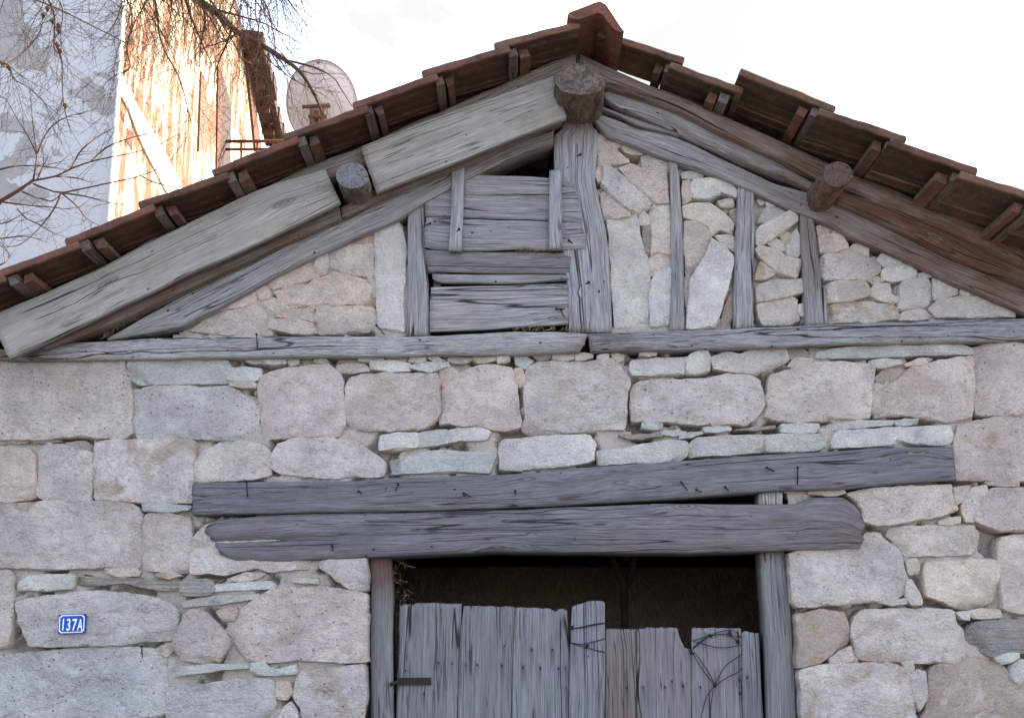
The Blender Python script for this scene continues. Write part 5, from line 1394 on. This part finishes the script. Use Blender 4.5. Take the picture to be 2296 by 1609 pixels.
    for i in range(12):
        ss = a0 + 0.1 + i * 0.62
        eave('eave_tile', e0.z + 0.03 + 0.02 * (i % 2), e0.z + 0.30, wv + 0.004, wv + 0.07 + 0.03 * (i % 3), ss, ss + 0.6, M_TILE)
    slab('corner_post', [(551, 110), (560, 130), (588, 345), (574, 340)], 0.05, M_BROWN, 0.045)
    # flat top and the back so that the house is a closed body
    back = [o0 + fd * 6, o0 + fd * 6 + sd * LEN, o0 + sd * LEN, o0]
    V = [tuple(p + Vector((0, 0, Hh + 0.004))) for p in back] + [tuple(p + Vector((0, 0, Hh + 0.25))) for p in back]
    link('roof', V, [(3, 2, 1, 0), (4, 5, 6, 7)] + [(i, i + 4, (i + 1) % 4 + 4, (i + 1) % 4)[::-1] for i in range(4)], M_TILE, t, False)
    q = [o0 + fd * 6 + sd * 0.31, o0 + fd * 6 + sd * LEN, o0 + sd * LEN - nside * .31]
    V = [tuple(p) for p in q] + [tuple(p + Vector((0, 0, Hh))) for p in q]
    link('back_wall', V, [(0, 1, 4, 3), (1, 2, 5, 4)], M_SIDE, t, False)
left_house()

# ------------------------------------------------------------------ satellite dish on the barn roof
def satellite_dish():
    y = 2.9
    c = P(719, 236, y); R = P(803, 236, y).x - c.x
    t = thing('satellite_dish', 'grey satellite dish on a rusty mast standing on the barn roof', 'satellite dish', (c.x, y, 0))
    M_DISH = mat_plain('dish_paint', (0.74, 0.655, 0.64), 0.45, 0, 0.03, 3, 0)
    M_RUST = mat_plain('rusty_bracket', (0.20, 0.09, 0.055), 0.8, 0.2, 0.4, 25, 0.3)
    ax = Vector((0.12, 0.85, 0.50)).normalized()       # it looks away from us, up to the sky behind
    u = Vector((1, 0, 0)); u = (u - ax * u.dot(ax)).normalized(); w = ax.cross(u)
    V = []; f = []; nr, na = 9, 56
    for s in range(2):
        for i in range(nr + 1):
            r = i / nr
            for k in range(na):
                a = 2 * math.pi * k / na
                V.append(tuple(c + u * (R * r * math.cos(a)) + w * (R * 1.13 * r * math.sin(a)) + ax * (0.11 * r * r - 0.08 + 0.006 * s + (0.006 if i == nr else 0))))
    L = (nr + 1) * na
    for s in range(2):
        for i in range(nr):
            for k in range(na):
                j = (k + 1) % na; q = (s * L + i * na + k, s * L + i * na + j, s * L + (i + 1) * na + j, s * L + (i + 1) * na + k)
                f.append(q if s else q[::-1])
    for k in range(na):
        j = (k + 1) % na; f.append((nr * na + k, nr * na + j, L + nr * na + j, L + nr * na + k))
    link('reflector', V, f, M_DISH, t, True)
    back = c - ax * 0.10
    b0 = P(700, 240, y - 0.14); b1 = P(738, 240, y - 0.14)
    tubes('bracket', [([P(678, 240, y - .08), P(740, 236, y - .08)], [0.016, 0.016]), ([P(700, 246, y - .10), P(700, 300, y - .10)], [0.022, 0.022]), ([P(722, 246, y - .10), P(722, 300, y - .10)], [0.018, 0.018]),
                      ([P(692, 262, y - .11), P(732, 262, y - .11)], [0.018, 0.018])], M_RUST, t, 8)
    tubes('mast', [([P(710, 250, y - 0.06), P(710, 330, y - 0.06), P(710, 420, y - .06)], [0.022, 0.022, 0.022])], M_RUST, t, 10)
    arm = c - w * (R * 1.05); tip = c + ax * 0.42 - w * 0.25
    tubes('feed_arm', [([arm, tip], [0.010, 0.010]), ([tip, tip - ax * 0.09 + w * .04], [0.028, 0.022])], M_RUST, t, 8)
satellite_dish()

# ------------------------------------------------------------------ bare trees
M_TWIG = mat_plain('dark_bark', (0.095, 0.054, 0.034), 0.85, 0, 0.35, 40, 0.3)
def grow(lines, p, d, L, r, rng, droop, lvl, kink=0.22):
    n = max(4, int(L / 0.055)); pts = [Vector(p)]; rad = [r]; d = Vector(d).normalized()
    spots = []
    for i in range(n):
        d = (d + Vector((rng.gauss(0, kink), rng.gauss(0, kink), rng.gauss(0, kink) - droop)) * 0.6).normalized()
        pts.append(pts[-1] + d * (L / n)); rad.append(max(0.0011, r * (1 - 0.8 * (i + 1) / n)))
        spots.append((pts[-1].copy(), d.copy(), rad[-1]))
    lines.append((pts, rad))
    if lvl > 0:
        for q, dd, rr in spots:
            if rng.random() < (0.62 if lvl > 1 else 0.60):
                sd = dd.cross(Vector((rng.gauss(0, 1), rng.gauss(0, 1), rng.gauss(0, 1))))
                if sd.length < 1e-3: continue
                sd = (sd.normalized() * rng.uniform(0.5, 1.1) + dd * 0.7).normalized()
                ll = L * rng.uniform(0.28, 0.6) if lvl > 1 else rng.uniform(0.03, 0.13)
                grow(lines, q, sd, ll, max(0.0012, rr * 0.6), rng, droop * (1 if lvl > 1 else 0.3), lvl - 1, kink)
def weeping_tree():
    y = 2.0; rng = random.Random(21)
    root = Vector((-5.4, 2.6, 0))
    t = thing('bare_tree', 'bare tree with drooping tangled twigs hanging over the roof at upper left', 'tree', root)
    top = Vector((-4.95, 2.3, 6.6))
    tubes('trunk', [([root + Vector((0, 0, -0.1)), root + Vector((0.1, 0, 1.6)), root + Vector((0.30, -0.05, 3.4)), root + Vector((0.42, -0.2, 5.2)), top], [0.22, 0.18, 0.15, 0.12, 0.09])], M_TWIG, t, 12)
    limbs = []; lines = []
    # limbs whose course can be followed in the photograph
    spec = [('D', '250,-260 330,-120 420,-20 490,32 532,72 592,105 640,135 676,165 705,212 724,258', 0.038, 0.008),
            ('D', '640,135 700,150 745,172 765,200 790,240', 0.010, 0.003),
            ('D', '-180,-200 -60,-80 60,-10 130,20 200,55 260,85 285,100', 0.008, 0.003),
            ('D', '-150,-120 -60,-40 80,-20 118,20 122,70 122,110 138,130 140,200 145,245 160,300', 0.010, 0.003),
            ('D', '150,-200 240,-90 280,-10 296,40 285,110 292,150 272,165', 0.010, 0.003),
            ('D', '200,-220 300,-100 340,-20 352,30 358,80 372,120 395,160 410,200 420,240 430,280', 0.012, 0.003),
            ('D', '260,-230 380,-120 430,-60 470,0 520,60 560,110 568,160', 0.012, 0.004),
            ('D', '300,-240 420,-160 520,-80 590,0 610,60 618,110 625,160', 0.012, 0.003),
            ('D', '-260,-120 -120,-30 -40,60 0,140 20,140 60,110 90,70 96,30', 0.008, 0.003),
            ('D', '0,140 20,148 30,175 60,195 100,228', 0.006, 0.002),
            ('D', '300,-260 450,-180 560,-110 620,-40 660,20 690,60', 0.012, 0.003)]
    def path(s, y0):
        q = smooth_line(T('D', s), 30); out = []
        for i, (a, b) in enumerate(q): out.append(P(a, b, y0 + 0.25 * math.sin(i * 0.35 + len(s)) * 0.5))
        return out
    for tl, s, r0, r1 in spec:
        pts = path(s, y); n = len(pts)
        rad = [r0 + (r1 - r0) * i / (n - 1) for i in range(n)]
        limbs.append((pts, rad))
        for i in range(4, n - 1):
            for _ in range(2):
                if rng.random() < (0.28 if pts[i].x < P(262, 200, y).x else 0.48 if pts[i].x < P(630, 200, y).x else 0.16):
                    d = (pts[i + 1] - pts[i]).normalized() * 0.6 + Vector((rng.gauss(0, .6), rng.gauss(0, .4), rng.gauss(-.25, .5)))
                    grow(lines, pts[i], d, rng.uniform(0.25, 0.8), max(0.0024, rad[i] * 0.4), rng, 0.10, 2 if rng.random() < 0.55 else 1)
    # the curtain of hanging twigs that comes in over the top edge
    for k in range(125):
        px = rng.choice((rng.uniform(-20, 270) if rng.random() < .6 else rng.uniform(300, 600), rng.uniform(265, 620), rng.uniform(400, 640), rng.uniform(480, 650), rng.uniform(270, 470)))
        p = P(px, rng.uniform(-150, 5), y + rng.uniform(-0.3, 0.5))
        d = Vector((rng.gauss(0.12, 0.3), rng.gauss(0, 0.2), -1))
        L = rng.uniform(0.45, 1.05) if px > 260 else rng.uniform(0.35, 0.9)
        grow(lines, p, d, L, rng.uniform(0.0035, 0.0065), rng, 0.05, 2 if rng.random() < 0.5 else 1, 0.2)
    # boughs that carry that curtain, above the picture
    for s in ('-900,-300 -500,-420 -200,-330 0,-200 150,-140 300,-150', '-900,-300 -400,-480 0,-420 250,-260 450,-190 650,-120'):
        pts = path(s, y + 0.2); limbs.append((pts, [0.07 - 0.055 * i / (len(pts) - 1) for i in range(len(pts))]))
    limbs.append(([top] + [P(-900, -300, y + .2)], [0.09, 0.07]))
    for l in limbs: tubes('limb', [l], M_TWIG, t, 7)
    lines = [q for q in lines if max(v.x for v in q[0]) < P(790, 100, y).x]
    o = tubes('twigs', lines, M_TWIG, t, 3); o['kind'] = 'stuff'
    pods = []
    for px, py in ((97, 35), (106, 20), (117, 48), (131, 58), (131, 70), (146, 238), (128, 102), (134, 115), (20, 152)):
        p = P(px, py, y); V = tube_data([p + Vector((0, 0, .03)), p, p + Vector((.005, 0, -.035))], [0.006, 0.022, 0.004], 6)
        pods.append(([p + Vector((0, 0, .025)), p + Vector((0, 0, .008)), p, p + Vector((.004, 0, -.028))], [0.004, 0.018, 0.018, 0.004]))
    for q in pods: tubes('seed_pod', [q], M_TWIG, t, 6)
weeping_tree()
def sapling():
    y = 2.6; rng = random.Random(4)
    base = P(-120, 760, y); base.z = 0
    t = thing('young_bare_tree', 'thin bare young tree with upright spreading branches at the left roof edge', 'tree', base)
    tubes('trunk', [([base, P(-110, 1200, y), P(-90, 760, y), P(-60, 540, y), P(0, 452, y), P(40, 428, y), P(74, 405, y)], [0.05, 0.045, 0.035, 0.026, 0.018, 0.015, 0.012])], M_TWIG, t, 8)
    lines = []
    spec = ['74,405 125,395 160,378 205,362 250,352 310,340 365,320 400,300', '74,412 105,424 137,432 190,422 245,410 310,396 370,370 400,335 420,305', '74,405 80,370 82,345 75,290 70,240 66,200',
            '84,342 110,290 150,262 190,255', '82,345 60,300 40,270 15,225 0,215', '160,378 180,340 215,310 250,290', '125,395 175,400 210,412', '137,432 170,460 195,490 225,506', '137,432 120,470 80,520 40,550 0,552',
            '84,402 95,375 110,350', '0,452 60,460 110,464 160,470', '50,430 90,445 120,450 137,432', '40,470 60,490 90,505 130,530', '-60,540 0,535 60,530 110,545', '-40,500 10,500 50,480', '137,432 190,440 235,452 280,460', '0,380 40,372 100,373 150,380', '-30,600 10,590 20,570 0,540', '205,362 240,330 290,310 330,300', '320,396 350,410 395,420']
    for s in spec:
        q = smooth_line(T('D', s), 16); n = len(q)
        pts = [P(a, b, y + 0.06 * math.sin(i * .7 + len(s))) for i, (a, b) in enumerate(q)]
        lines.append((pts, [0.0085 - 0.0065 * i / (n - 1) for i in range(n)]))
        for i in range(2, n - 1):
            if rng.random() < 0.55:
                d = (pts[i + 1] - pts[i]).normalized() + Vector((rng.gauss(0, .7), rng.gauss(0, .3), rng.gauss(0.1, .7)))
                grow(lines, pts[i], d, rng.uniform(0.06, 0.34), 0.0026, rng, -0.01, 1, 0.16)
    o = tubes('branches', lines, M_TWIG, t, 4); o['kind'] = 'stuff'
sapling()
